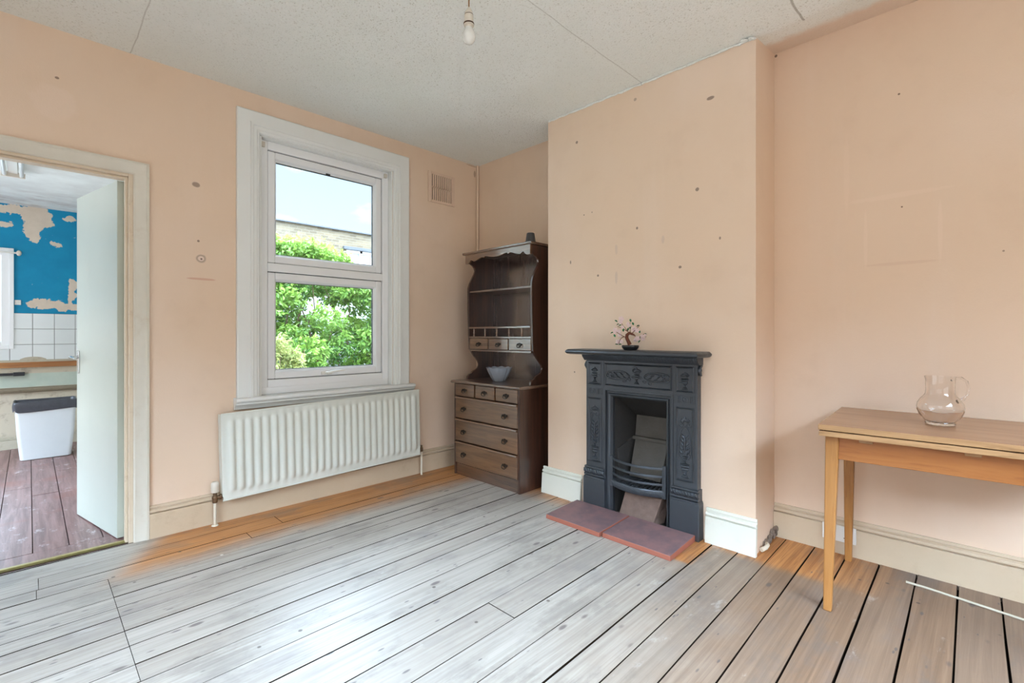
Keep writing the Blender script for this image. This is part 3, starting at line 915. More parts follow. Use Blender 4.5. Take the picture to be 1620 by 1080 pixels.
# pipework stands straight: a thing on its own at each end
vl = thing('radiator_valve', 'old white-capped radiator valve and pipe at the left radiator end', 'valve', (.772, D - .06, 0), 'radiator valves')
m = MB(); m.lathe([(.019, 0), (.021, .004), (.021, .052), (.017, .058), (.014, .062)], (.772, D - .06, .197), 14); m.build('cap', M['cream_plastic'], vl, smooth=40, label='grubby cream valve cap')
m = MB(); m.lathe([(.012, 0), (.014, .004), (.014, .022), (.011, .026), (.011, .06)], (.772, D - .06, .135), 10); m.tube([(.772, D - .06, .165), (.812, D - .066, .167)], .011, 10); m.ball((.772, D - .06, .165), .017, seg=10); m.ball((.80, D - .064, .167), .016, .6, 1, 1, 10)
m.build('valve_body', M['brass'], vl, smooth=40, label='tarnished brass valve body')
m = MB(); m.tube([(.772, D - .06, .14), (.772, D - .06, -.002)], .0085, 10); m.lathe([(.02, 0), (.016, .006), (.0, .007)], (.772, D - .06, .001), 12); m.build('pipe', M['pipe'], vl, smooth=40)
vr = thing('radiator_valve', 'small dark valve with white pipe at the right radiator end', 'valve', (2.222, D - .06, 0), 'radiator valves')
m = MB(); m.lathe([(.010, 0), (.012, .006), (.012, .03), (.008, .036), (.008, .05)], (2.222, D - .06, .185), 10); m.tube([(2.222, D - .06, .203), (2.188, D - .066, .203)], .010, 10)
m.build('valve_body', M['brass'], vr, smooth=40)
m = MB(); m.tube([(2.222, D - .06, .19), (2.222, D - .06, -.002)], .0085, 10); m.build('pipe', M['pipe'], vr, smooth=40)

# ---------------------------------------------------------------- wall vent
ve = thing('air_vent', 'peach painted square slotted vent high on the wall beside the window', 'vent', (2.462, D, 2.225))
vx0, vx1, vz0, vz1 = 2.325, 2.60, 2.226, 2.482
m = MB()
m.box(vx0, vx0 + .03, D - .010, D, vz0, vz1); m.box(vx1 - .03, vx1, D - .010, D, vz0, vz1)
m.box(vx0 + .03, vx1 - .03, D - .010, D, vz1 - .022, vz1); m.box(vx0 + .03, vx1 - .03, D - .010, D, vz0, vz0 + .022); m.box(vx0 + .03, vx1 - .03, D - .009, D, 2.348, 2.362)
m.build('frame', M['vent'], ve, .003)
n = 10; w = (vx1 - vx0 - .06) / n
for k in range(n + 1):
    xx = vx0 + .03 + k * w
    m = MB(); m.box(max(vx0 + .03, xx - .007), min(vx1 - .03, xx + .007), D - .009, D - .002, vz0 + .02, vz1 - .02); m.build('slat', M['vent'], ve)
m = MB(); m.box(vx0 + .02, vx1 - .02, D - .003, D - .0005, vz0 + .012, vz1 - .012); m.build('dark_back', M['void'], ve)

# ---------------------------------------------------------------- dresser
DX0, DX1, DY0, DY1 = 2.425, 2.848, 2.338, 3.072
dr = thing('welsh_dresser', 'dark oak dresser with open shelves over a chest of drawers in the alcove', 'dresser', (2.64, 2.705, 0))
m = MB(); m.box(DX0 + .004, DX1, DY0, DY0 + .02, 0, .735); m.build('side_panel', M['dark_oak_v'], dr, .002)
m = MB(); m.box(DX0 + .004, DX1, DY1 - .02, DY1, 0, .735); m.build('side_panel', M['dark_oak_v'], dr, .002)
m = MB(); m.box(DX0 + .06, DX1 - .02, DY0 + .02, DY1 - .02, .09, .735); m.build('carcass', M['dark_oak'], dr)
m = MB(); m.box(DX0 + .012, DX0 + .03, DY0 + .02, DY1 - .02, 0, .092); m.build('plinth', M['dark_oak'], dr, .002)
m = MB()
pr = [(DX0 - .022, .741), (DX0 - .022, .750), (DX0 - .014, .757), (DX1, .757), (DX1, .735), (DX0 - .010, .735)]
m.prism(pr, 'y', DY0 - .018, DY1 + .018); m.build('base_top', M['dark_oak'], dr, .002)


def bail_handle(parent, cy, cz, fx, s=1.0, mat='pewter'):
    m = MB()
    pts = [(-.030, .004), (-.024, .013), (-.012, .010), (-.006, .017), (.006, .017), (.012, .010), (.024, .013), (.030, .004), (.024, -.006), (.012, -.004), (.006, -.012), (0, -.016), (-.006, -.012), (-.012, -.004), (-.024, -.006)]
    m.prism([(cy + a * s, cz + b * s) for a, b in pts], 'x', fx - .003, fx)
    for k in (-1, 1): m.ball((fx - .006, cy + k * .021 * s, cz + .004 * s), .005 * s, seg=8)
    arc = [(fx - .009, cy - .021 * s, cz + .004 * s), (fx - .013, cy - .022 * s, cz - .010 * s), (fx - .015, cy - .012 * s, cz - .018 * s), (fx - .016, cy, cz - .019 * s), (fx - .015, cy + .012 * s, cz - .018 * s), (fx - .013, cy + .022 * s, cz - .010 * s), (fx - .009, cy + .021 * s, cz + .004 * s)]
    m.tube(arc, .0032 * s, 7)
    return m.build('handle', M[mat], parent, .0008, smooth=40, label='dark metal bail handle')


def drawer(parent, y0, y1, z0, z1, fx, handles, mat, lip=True, depth=.022, hs=1.0):
    m = MB()
    m.box(fx, fx + depth, y0, y1, z0, z1)
    d = m.build('drawer', M[mat], parent, .003)
    if lip:
        mm = MB()
        mm.prism([(fx - .012, z1 + .001), (fx - .013, z1 + .006), (fx - .006, z1 + .014), (fx + .02, z1 + .014), (fx + .02, z1 - .001), (fx - .004, z1 - .002)], 'y', y0, y1)
        mm.build('top_moulding', M[mat], d, .0015)
    for hy_ in handles: bail_handle(d, hy_, (z0 + z1) / 2 - .002, fx, hs)
    return d


ya, yb = DY0 + .022, DY1 - .022
w3 = (yb - ya) / 3
for k in range(3):
    y0 = ya + k * w3 + (.008 if k else 0); y1 = ya + (k + 1) * w3 - (.008 if k < 2 else 0)
    drawer(dr, y0, y1, .636, .730, DX0, [(y0 + y1) / 2], 'oak_front', False, .06)
for z0, z1 in ((.458, .614), (.276, .436), (.098, .254)):
    drawer(dr, ya, yb, z0, z1, DX0, [ya + .125, yb - .10], 'oak_front', True, .06)
# hutch
HX0, HX1 = 2.555, 2.848
prof = [(2.548, .757), (2.553, .782), (2.575, .797), (2.592, .800), (2.601, .815), (2.625, .826), (2.648, .834), (2.660, .842), (2.673, .862), (2.674, .878), (2.664, .9), (2.640, .925), (2.621, .944), (2.602, .968), (2.585, .990), (2.575, 1.0),
        (2.568, 1.12), (2.562, 1.30), (2.560, 1.476), (2.563, 1.510), (2.575, 1.548), (2.600, 1.590), (2.622, 1.625), (2.633, 1.653), (2.628, 1.674), (2.610, 1.692), (2.580, 1.708), (2.556, 1.716), (2.553, 1.775), (HX1, 1.775), (HX1, .757)]
for y0 in (DY0 + .004, DY1 - .022):
    m = MB(); m.prism(prof, 'y', y0, y0 + .018); m.build('hutch_side', M['dark_oak_v'], dr, .002)
hy0, hy1 = DY0 + .022, DY1 - .022
box('hutch_back', M['oak_back'], (HX1 - .012, HX1 - .004, hy0, hy1, .758, 1.775), dr)
m = MB(); m.prism([(HX0 - .026, 1.783), (HX0 - .020, 1.776), (HX1, 1.776), (HX1, 1.794), (HX0 - .026, 1.794)], 'y', DY0 - .016, DY1 + .022); m.build('cornice', M['dark_oak'], dr, .0015)
sc = [(0, .072), (.05, .072), (.075, .060), (.095, .046), (.12, .052), (.135, .060), (.16, .058), (.20, .052), (.25, .040), (.285, .036), (.31, .044), (.335, .034), (.36, .036), (.42, .046), (.47, .050), (.5, .050)]
sc = sc + [(1 - a, b) for a, b in sc[-2::-1]]
m = MB(); yy0, yy1 = DY0 + .004, DY1 - .004
m.prism([(yy0 + (yy1 - yy0) * a, 1.776 - b) for a, b in sc] + [(yy1, 1.776), (yy0, 1.776)], 'x', HX0 - .014, HX0 + .002); m.build('pelmet', M['oak_front'], dr, .001)
box('shelf', M['dark_oak'], (2.572, HX1 - .012, hy0, hy1, 1.465, 1.481), dr, .003)
m = MB(); m.box(2.568, HX1 - .012, hy0, hy1, 1.094, 1.108); m.box(2.570, HX1 - .012, hy0, hy1, .988, 1.002)
for k in (1, 2): yy = hy0 + (hy1 - hy0) * k / 3; m.box(2.576, HX1 - .012, yy - .006, yy + .006, 1.002, 1.094)
m.build('drawer_box', M['dark_oak'], dr, .0015)
hw = (hy1 - hy0) / 3
for k in range(3):
    drawer(dr, hy0 + k * hw + (.010 if k else .002), hy0 + (k + 1) * hw - (.010 if k < 2 else .002), 1.005, 1.091, 2.570, [hy0 + (k + .5) * hw], 'oak_front', False, .05, .95)
box('gallery_rail', M['dark_oak'], (2.560, 2.580, hy0, hy1, 1.171, 1.186), dr, .003)
for k in range(5):
    yy = hy0 + (hy1 - hy0) * (k + .68) / 5.1
    m = MB(); m.lathe([(.0045, 0), (.007, .003), (.0075, .010), (.004, .016), (.0085, .026), (.009, .033), (.005, .040), (.0085, .050), (.006, .057), (.0045, .063)], (2.570, yy, 1.108), 10); m.build('spindle', M['oak_front'], dr, smooth=50)

# flower pot upside down on top, glass bowl on the base
m = MB(); c = (2.60, 2.392, 1.794)
m.lathe([(.041, 0), (.041, .012), (.037, .013), (.029, .072), (.026, .075), (.0, .075)], c, 22)
fp = m.build('flower_pot', M['pot_plastic'], smooth=35); tag(fp, 'small dark grey flower pot upside down on top of the dresser', 'flower pot')
m = MB(); c = (2.60, 2.725, .757); NS = 48
def scal(k): return 1 + .06 * abs(math.sin(k * PI / NS * 10))
outer = [(.046, 0), (.05, .004), (.058, .02), (.074, .05), (.090, .082), (.101, .104)]
inner = [(.097, .104), (.085, .082), (.069, .052), (.052, .022), (.03, .012)]
rings = []
for i, (r, z) in enumerate(outer + inner):
    row = []
    for k in range(NS):
        a = 2 * PI * k / NS
        f = 1 + (.035 * math.cos(10 * a) if z > .015 else 0) + (.012 * math.cos(30 * a) if i < len(outer) else 0)
        zz = z + (.008 * abs(math.cos(5 * a)) if z > .1 else 0)
        row.append((c[0] + r * f * math.cos(a), c[1] + r * f * math.sin(a), c[2] + zz))
    rings.append(row)
m.rings(rings)
tag(m.build('glass_bowl', M['cut_glass'], smooth=50), 'scalloped clear glass bowl on the dresser base under the small drawers', 'bowl')

# ---------------------------------------------------------------- fireplace
FP = thing('fireplace', 'black cast-iron fireplace with relief panels and mantel shelf', 'fireplace', (2.58, 1.5, 0))
FX = 2.568       # pilaster face
PL, PR_ = (1.732, 1.868), (1.128, 1.268)
zb = 0.0
for (y0, y1) in (PL, PR_):
    m = MB()
    m.box(FX, BX, y0, y1, .27, .962)
    m.build('pilaster', M['iron'], FP, .003)
    m = MB()
    m.box(FX - .016, BX, y0 - .014, y1 + .014, zb, .200)
    m.prism([(y0 - .014, .2), (y1 + .014, .2), (y1 + .008, .212), (y0 - .008, .212)], 'x', FX - .016, BX)
    m.build('plinth', M['iron'], FP, .003)
    m = MB()   # rope moulding between two fillets
    m.tube([(FX - .006, y0 - .008, .222), (FX - .006, y1 + .008, .222)], .008, 8)
    m.tube([(FX - .004, y0 - .006, .268), (FX - .004, y1 + .006, .268)], .007, 8)
    m.tube([(FX, y0 - .010, .245), (FX, y1 + .010, .245)], .016, 10)
    m.box(FX, BX, y0 - .006, y1 + .006, .212, .274)
    n = 9
    for k in range(n):
        yc = y0 - .006 + (y1 - y0 + .004) * k / (n - 1)
        m.tube([(FX - .010, yc - .006, .233), (FX - .017, yc + .002, .245), (FX - .010, yc + .010, .257)], .0055, 6)
    m.build('rope_moulding', M['iron'], FP, smooth=45)


def frame_rect(m, y0, y1, z0, z1, x, w=.006, h=.006):
    """raised bead round a panel"""
    p = [(y0, z0), (y1, z0), (y1, z1), (y0, z1)]
    for (a, b), (c_, d_) in zip(p, p[1:] + p[:1]): m.tube([(x, a, b), (x, c_, d_)], w, 6)


def leaf_blob(m, y, z, l, w, ang, x=FX):
    rot = Matrix.Rotation(-ang, 4, 'X')
    m.ball((x - .002, y, z), 1, .009, w, l, 8, rot)


def spiral(m, yc, zc, r0, a0, turns, hand, x=FX, rad_=.003):
    pts = []
    n = 16
    for k in range(n + 1):
        f = k / n; r = r0 * (1 - .8 * f); a = a0 + hand * 2 * PI * turns * f
        pts.append((x - .002, yc + r * math.cos(a), zc + r * math.sin(a)))
    m.tube(pts, [rad_ * (1 - .3 * k / n) for k in range(n + 1)], 6)


def urn(m, y, z, s, x=FX):
    """relief vase seen from the front, foot at z"""
    for hw_, zz, hh in ((.020, .003, .004), (.013, .010, .005), (.006, .020, .007), (.010, .030, .005), (.018, .040, .008), (.021, .052, .007), (.024, .062, .003)):
        m.ball((x - .002, y, z + zz * s), 1, .011, hw_ * s, hh * s, 10)
    for k in (-1, 1): spiral(m, y + k * .026 * s, z + .042 * s, .010 * s, PI / 2, .9, -k, x, .0022)


def bouquet(m, y, z, s, n=9, x=FX, rg=random.Random(4)):
    for k in range(n):
        a = -1.0 + 2.0 * k / (n - 1); rr = s * (.8 + .25 * rg.random())
        leaf_blob(m, y + math.sin(a) * rr * .6, z + math.cos(a) * rr * .6, s * .30, s * .13, a, x)
    for k in range(5):
        m.ball((x - .003, y + (k - 2) * s * .26, z + s * (.55 - .1 * abs(k - 2))), s * .15, .9, 1, 1, 8)
    m.ball((x - .003, y, z + s * .85), s * .15, .9, 1, 1, 8)


for (y0, y1) in (PL, PR_):
    yc = (y0 + y1) / 2
    # sunken panels: dark recessed fields with a bead
    for nm, z0, z1 in (('flower_urn_panel', .812, .938), ('tall_urn_panel', .318, .712)):
        m = MB()
        iy0, iy1 = y0 + .026, y1 - .026
        m.rings([[(FX - .0015, a, b) for a, b in ((iy0 - .008, z0 - .008), (iy1 + .008, z0 - .008), (iy1 + .008, z1 + .008), (iy0 - .008, z1 + .008))],
                 [(FX - .008, a, b) for a, b in ((iy0 - .003, z0 - .003), (iy1 + .003, z0 - .003), (iy1 + .003, z1 + .003), (iy0 - .003, z1 + .003))],
                 [(FX - .0005, a, b) for a, b in ((iy0 + .003, z0 + .003), (iy1 - .003, z0 + .003), (iy1 - .003, z1 - .003), (iy0 + .003, z1 - .003))]])
        if nm == 'flower_urn_panel':
            urn(m, yc, z0 + .006, 1.0); bouquet(m, yc, z0 + .072, .034, 7)
        else:
            urn(m, yc, z0 + .010, 1.25); spiral(m, yc - .02, z0 + .135, .018, 0, 1.2, -1); spiral(m, yc + .02, z0 + .135, .018, PI, 1.2, 1)
            urn(m, yc, z0 + .085, .75)
            zz = z0 + .135   # pointed arch of leaves with a spray inside
            for sgn in (-1, 1):
                arc = [(FX - .003, yc + sgn * .036 * math.cos(PI / 2 * f) ** .8, zz + .008 + .150 * math.sin(PI / 2 * f)) for f in [k / 10 for k in range(11)]]
                m.tube(arc, .0038, 6)
                for k in range(5): leaf_blob(m, yc + sgn * (.008 + .012 * (1 - k / 5)), zz + .02 + k * .022, .016, .0055, sgn * .7)
                spiral(m, yc + sgn * .020, zz + .170, .016, PI / 2 - sgn * PI / 2, 1.1, -sgn)
            leaf_blob(m, yc, zz + .065, .05, .006, 0)
            bouquet(m, yc, zz + .178, .040, 9)
        m.build(nm, M['iron'], FP, smooth=50)
    m = MB()
    z0, z1 = .742, .786
    m.box(FX - .003, FX, y0 + .014, y1 - .014, z0, z1)
    m.rings([[(FX - .005, yc + .019 * math.cos(2 * PI * k / 20) + .004 * math.cos(a) * math.cos(2 * PI * k / 20), .764 + .019 * math.sin(2 * PI * k / 20) + .004 * math.cos(a) * math.sin(2 * PI * k / 20)) for k in range(20)] for a in (0, PI)], False)
    pts = [(FX - .004, yc + .016 * math.cos(2 * PI * k / 18), .764 + .016 * math.sin(2 * PI * k / 18)) for k in range(19)]
    m.tube(pts, .003, 6); m.ball((FX - .003, yc, .764), .008, .6, 1, 1, 8)
    for k in (-1, 1):
        for q in (.030, .040): m.box(FX - .006, FX - .002, yc + k * q - .0025, yc + k * q + .0025, z0 + .004, z1 - .004)
    m.build('roundel_block', M['iron'], FP, .001)
# frieze
fy0, fy1 = PR_[1], PL[0]
m = MB(); m.box(FX + .002, BX, fy0, fy1, .785, .962); m.build('frieze', M['iron'], FP, .002)
m = MB(); z0, z1 = .812, .938; iy0, iy1 = fy0 + .016, fy1 - .016; X = FX + .002
m.rings([[(X - .001, a, b) for a, b in ((iy0 - .008, z0 - .008), (iy1 + .008, z0 - .008), (iy1 + .008, z1 + .008), (iy0 - .008, z1 + .008))],
         [(X - .009, a, b) for a, b in ((iy0 - .003, z0 - .003), (iy1 + .003, z0 - .003), (iy1 + .003, z1 + .003), (iy0 - .003, z1 + .003))],
         [(X - .0005, a, b) for a, b in ((iy0 + .003, z0 + .003), (iy1 - .003, z0 + .003), (iy1 - .003, z1 - .003), (iy0 + .003, z1 - .003))]])
yc = (iy0 + iy1) / 2
urn(m, yc, .826, .95, X); bouquet(m, yc, .888, .040, 9, X)
for s in (-1, 1):
    for f, hh in ((1, .030), (.72, .020)):
        pts = [(X - .003, yc + s * (.05 + .165 * f * (.5 - .5 * math.cos(PI * k / 12))), .872 + hh * math.sin(PI * k / 12) * (1 if f == 1 else 1)) for k in range(13)]
        m.tube(pts, .0035, 6)
        pts = [(p[0], p[1], .872 - (p[2] - .872)) for p in pts]; m.tube(pts, .0035, 6)
    for k in range(6): leaf_blob(m, yc + s * (.06 + .022 * k), .872 + .010 * (-1) ** k, .017, .006, s * (.9 + .2 * (k % 2)), X)
    for k in range(5): m.ball((X - .002, yc + s * (.19 + .012 * math.cos(k * 1.26)), .872 + .020 * math.sin(k * 1.26)), .008, .6, 1, 1, 7)
    spiral(m, yc + s * .052, .850, .014, 0, 1.2, s, X); spiral(m, yc + s * .085, .838, .013, PI, 1.2, -s, X)
m.build('frieze_panel', M['iron'], FP, smooth=50)
# cornice under the mantel with upright flutes
m = MB(); m.prism([(BX, .958), (FX - .004, .958), (FX - .012, .966), (FX - .030, .985), (FX - .034, 1.0), (BX, 1.0)], 'y', 1.116, 1.880)
n = 74
for k in range(n):
    yy = 1.122 + .752 * k / (n - 1)
    m.tube([(FX - .012, yy, .966), (FX - .030, yy, .984), (FX - .036, yy, .999)], .0032, 5)
m.build('fluted_cornice', M['iron'], FP, smooth=45)
for k in (1.121, 1.875):
    m = MB()
    pts = [(BX - .012, k, .955), (BX - .03, k, .945), (BX - .038, k, .925), (BX - .026, k, .905), (BX - .012, k, .90)]
    m.tube(pts, [.008, .010, .012, .009, .005], 8); m.ball((BX - .034, k, .93), .014, seg=8)
    m.build('scroll_bracket', M['iron'], FP, smooth=50)
m = MB(); mx = 2.432
def mant(e, z): return [(mx + e, 1.068 + e, z), (BX, 1.068 + e, z), (BX, 1.938 - e, z), (mx + e, 1.938 - e, z)]
m.rings([mant(.022, 1.0), mant(.008, 1.004), mant(0, 1.012), mant(0, 1.020), mant(.008, 1.028), mant(.014, 1.032)])
m.build('mantel_shelf', M['iron'], FP, .002, smooth=35)
# stepped inner frame of the opening
m = MB(); oy0, oy1, oz = PR_[1], PL[0], .786
steps = [(0, FX - .002), (.012, FX - .002), (.016, FX + .012), (.028, FX + .014), (.032, FX + .004), (.042, FX + .008), (.052, FX + .024), (.052, FX + .05), (0, FX + .05)]
def fr3(y, z, dy, dz): return [(xx, y + dy * a, z + dz * a) for a, xx in steps]
m.rings([fr3(oy0, .0, 1, 0), fr3(oy0, oz, 1, -1), fr3(oy1, oz, -1, -1), fr3(oy1, .0, -1, 0)])
m.build('inner_frame', M['iron'], FP, smooth=30)
iy0, iy1, iz = oy0 + .052, oy1 - .052, oz - .052
# firebox: splayed sides, hood and leaning fireback
bx = 2.80; by0, by1 = 1.375, 1.625
m = MB()
fxx = FX + .045
def quad(*p): m.bm.faces.new([m.bm.verts.new(q) for q in p])
quad((fxx, iy1, 0), (bx, by1, 0), (bx, by1, .78), (fxx, iy1, .78)); quad((fxx, iy0, 0), (fxx, iy0, .78), (bx, by0, .78), (bx, by0, 0))
m.build('firebox_side', M['soot'], FP)
m = MB(); quad((fxx, iy0, iz + .01), (fxx, iy1, iz + .01), (bx - .01, by1, .60), (bx - .01, by0, .60)); quad((bx - .01, by0, .60), (bx - .01, by1, .60), (bx - .01, by1, .78), (bx - .01, by0, .78))
m.build('smoke_hood', M['soot'], FP)
m = MB()
m.hexa([(2.66, by0 + .02, .24), (bx + .02, by0, .2), (bx + .02, by1, .2), (2.66, by1 - .02, .24)], [(2.745, by0 + .012, .455), (bx + .02, by0, .455), (bx + .02, by1, .455), (2.745, by1 - .012, .455)])
m.hexa([(2.735, by0 - .005, .455), (bx + .02, by0 - .005, .455), (bx + .02, by1 + .005, .455), (2.735, by1 + .005, .455)], [(2.745, by0 - .005, .475), (bx + .02, by0 - .005, .475), (bx + .02, by1 + .005, .475), (2.745, by1 + .005, .475)])
m.hexa([(2.765, by0, .475), (bx + .02, by0, .475), (bx + .02, by1, .475), (2.765, by1, .475)], [(2.785, by0, .615), (bx + .02, by0, .615), (bx + .02, by1, .615), (2.785, by1, .615)])
m.build('fireback', M['fireback'], FP, .003)
m = MB()   # clay cheeks either side of the fire
m.hexa([(fxx + .015, iy1 - .03, .2), (2.76, by1 - .01, .2), (2.76, by1 + .03, .2), (fxx + .015, iy1 + .002, .2)], [(fxx + .015, iy1 - .012, .40), (2.76, by1 - .006, .475), (2.76, by1 + .03, .475), (fxx + .015, iy1 + .002, .40)])
m.build('fire_cheek', M['soot'], FP, .004)
m = MB()
m.hexa([(fxx + .015, iy0 - .002, .2), (2.76, by0 - .03, .2), (2.76, by0 + .01, .2), (fxx + .015, iy0 + .03, .2)], [(fxx + .015, iy0 - .002, .40), (2.76, by0 - .03, .475), (2.76, by0 + .006, .475), (fxx + .015, iy0 + .012, .40)])
m.build('fire_cheek', M['soot'], FP, .004)
m = MB(); m.box(BX - .03, bx + .05, iy0 - .05, iy1 + .05, -.02, .004); m.build('ash_floor', M['soot'], FP)
m = MB(); m.box(bx + .02, bx + .03, iy0 - .05, iy1 + .05, 0, .8); m.build('firebox_back', M['soot'], FP)
# bowed grate bars
def bow(z, x0=FX + .012, b=.065, y0=iy0 - .004, y1=iy1 + .004, n=16): return [(x0 - b * math.sin(PI * k / n) ** .85, y0 + (y1 - y0) * k / n, z) for k in range(n + 1)]
for z in (.352, .306, .260):
    m = MB(); pts = bow(z)
    m.rings([[(p[0] - .005, p[1], p[2] - .007), (p[0] + .006, p[1], p[2] - .007), (p[0] + .006, p[1], p[2] + .007), (p[0] - .005, p[1], p[2] + .006)] for p in pts])
    m.build('grate_bar', M['iron'], FP, .002)
m = MB(); pts = bow(.212)
m.rings([[(p[0] - .004, p[1], .186), (p[0] + .012, p[1], .186), (p[0] + .010, p[1], .226), (p[0] - .006, p[1], .226), (p[0] - .010, p[1], .218), (p[0] - .008, p[1], .196)] for p in pts])
for k in range(46):
    f = k / 45 * 16; i = min(15, int(f)); g = f - i; p = Vector(pts[i]).lerp(Vector(pts[i + 1]), g)
    m.tube([(p.x - .007, p.y, .190), (p.x - .011, p.y, .206), (p.x - .008, p.y, .222)], .0028, 5)
m.build('fluted_grate_front', M['iron'], FP, smooth=50)
for yy in (iy0 + .004, iy1 - .004):
    m = MB(); m.box(FX - .004, FX + .022, yy - .012, yy + .012, .18, .368)
    m.build('grate_post', M['iron'], FP, .003)
m = MB()
for k in range(13):
    yy = iy0 + .03 + (iy1 - iy0 - .06) * k / 12
    f = (yy - iy0) / (iy1 - iy0)
    m.tube([(FX + .006 - .055 * math.sin(PI * f), yy, .228), (2.73, by0 + .02 + (by1 - by0 - .04) * k / 12, .232)], .0055, 6)
m.build('bottom_grate', M['iron'], FP, smooth=50)

# loose brick under the grate and two hearth tiles
m = MB()
m.hexa([(2.556, 1.395, .004), (2.66, 1.365, .004), (2.68, 1.60, .004), (2.576, 1.632, .004)], [(2.600, 1.352, .168), (2.70, 1.352, .15), (2.70, 1.585, .15), (2.604, 1.600, .158)])
fbk = m.build('fire_brick', M['firebrick'], bevel=.006); tag(fbk, 'loose scorched brick propped on the hearth floor under the fire grate', 'brick')
rg = random.Random(2)
for k, (y0, y1, lab) in enumerate(((1.533, 1.926, 'dusky red quarry hearth tile nearer the dresser'), (1.120, 1.527, 'dusky red quarry hearth tile nearer the folding table'))):
    m = MB()
    xa = 2.228 if k == 0 else 2.240
    yb0 = y0 + (.006 if k == 0 else .012); 
    m.hexa([(xa, y0, .0005), (2.550, yb0, .0005), (2.550, y1 + .006, .0005), (xa + .002, y1, .0005)], [(xa + .002, y0 + .002, .027), (2.550, yb0, .037), (2.550, y1 + .004, .037), (xa + .004, y1 - .002, .027)])
    o = m.build('hearth_tile', M['quarry'], bevel=.004); tag(o, lab, 'hearth tile', 'hearth tiles')

# ---------------------------------------------------------------- bonsai ornament
BP = Vector((2.535, 1.522, 1.032))
Rv = Vector((math.sin(HEAD), -math.cos(HEAD), 0)); Fv = Vector((math.cos(HEAD), math.sin(HEAD), 0))
bo = thing('bonsai_tree', 'small blossoming bonsai ornament in a black pot on the mantel shelf', 'ornament', tuple(BP))
K = 2.83 / F_PX / 15.43       # one sixteenth of a pixel in metres at this distance
def bp(px, py, dep=0): return BP + Rv * ((px - 695) * K) + Vector((0, 0, (985 - py) * K)) + Fv * dep
m = MB(); rim = []
for r, z in ((.70, 0), (.78, .004), (.93, .012), (1.0, .020), (1.0, .026), (.96, .029), (.90, .027), (.88, .022)):
    rim.append([BP + Rv * (.0515 * r * math.cos(a) ) + Fv * (.036 * r * math.sin(a)) + Vector((0, 0, z)) for a in [2 * PI * k / 28 for k in range(28)]])
m.rings(rim)
m.build('pot', M['black_pot'], bo, smooth=40, label='glossy black oval pot')
m = MB(); m.tube([bp(680, 850), bp(655, 790), bp(610, 690, .004), bp(610, 610), bp(665, 565, -.004), bp(730, 585), bp(790, 610), bp(815, 640)], [.0125, .011, .0105, .010, .009, .007, .005, .003], 10)
m.build('trunk', M['bark'], bo, smooth=60)
m = MB()
br_ = [[(660, 560, 0), (600, 470, .004), (530, 390, .006), (480, 310, .01), (465, 250, .012)], [(575, 670, 0), (510, 640, -.01), (430, 600, -.02), (330, 540, -.024)], [(520, 655, -.01), (450, 690, -.018), (400, 760, -.026), (380, 830, -.03)],
       [(690, 560, 0), (700, 470, .01), (720, 390, .014), (700, 300, .016)], [(730, 580, 0), (790, 500, -.012), (850, 440, -.016), (900, 385, -.018)], [(800, 620, 0), (860, 660, .01), (940, 690, .014), (1000, 620, .018), (1060, 590, .02)], [(630, 520, .002), (560, 470, .02), (500, 430, .026), (400, 400, .03)]]
for b in br_: m.tube([bp(*p) for p in b], [.003] + [.0016] * (len(b) - 1), 6)
m.build('branches', M['bark'], bo, smooth=60)
def petal_leaf(m, p, dirv, l, w):
    dirv = Vector(dirv).normalized(); side = dirv.cross(Vector((.3, .5, .8))).normalized(); up = side.cross(dirv)
    n = 7; top = []
    rings = []
    for k in range(n):
        f = k / (n - 1); hw_ = w * math.sin(PI * min(1, max(.03, f * .97 + .02))) ** .8; cpt = p + dirv * (l * f) + up * (.15 * l * math.sin(PI * f))
        rings.append([cpt - side * hw_, cpt - up * .0008, cpt + side * hw_, cpt + up * .0010])
    m.rings(rings)
lv = [(345, 270, -60, 40), (380, 360, 40, 20), (690, 260, -20, 60), (755, 330, 30, -70), (900, 385, 80, 40), (905, 520, 30, -60), (1060, 590, 60, -20), (1080, 620, 30, -60), (230, 560, -80, -30), (300, 620, 20, -60), (370, 845, -60, 10), (420, 850, 60, 10), (940, 690, 10, 60), (945, 760, -20, -30), (515, 480, 0, -60), (640, 480, 10, 60), (700, 430, 10, 60), (420, 380, 60, 20)]
for i, (x, y, dx, dy) in enumerate(lv):
    m = MB(); petal_leaf(m, bp(x - dx * .5, y + dy * .5, .012 * math.sin(i * 2.1)), Rv * dx + Vector((0, 0, dy)) + Fv * (20 * math.cos(i)), .020, .0062); m.build('leaf', M['jade'], bo, smooth=60)
fl = [(465, 220, .024), (460, 290, .018), (310, 480, .02), (300, 540, .016), (430, 610, .018), (400, 780, .022), (460, 770, .018), (620, 330, .014), (670, 370, .018), (790, 470, .026), (840, 500, .02), (860, 700, .024), (830, 740, .018), (1000, 700, .02), (960, 640, .016), (500, 420, .015), (420, 520, .018), (1040, 620, .014)]
for i, (x, y, s) in enumerate(fl):
    m = MB(); s *= 1.2; ctr = bp(x, y, .014 * math.sin(i * 1.7) - .006)
    for k in range(5):
        a = 2 * PI * k / 5 + i
        m.ball(ctr + Rv * (s * .34 * math.cos(a)) + Vector((0, 0, s * .34 * math.sin(a))), s * .27, 1, 1, 1, 7)
    m.ball(ctr - Fv * s * .25, s * .14, seg=6)
    m.build('blossom', M['blossom'], bo, smooth=60)

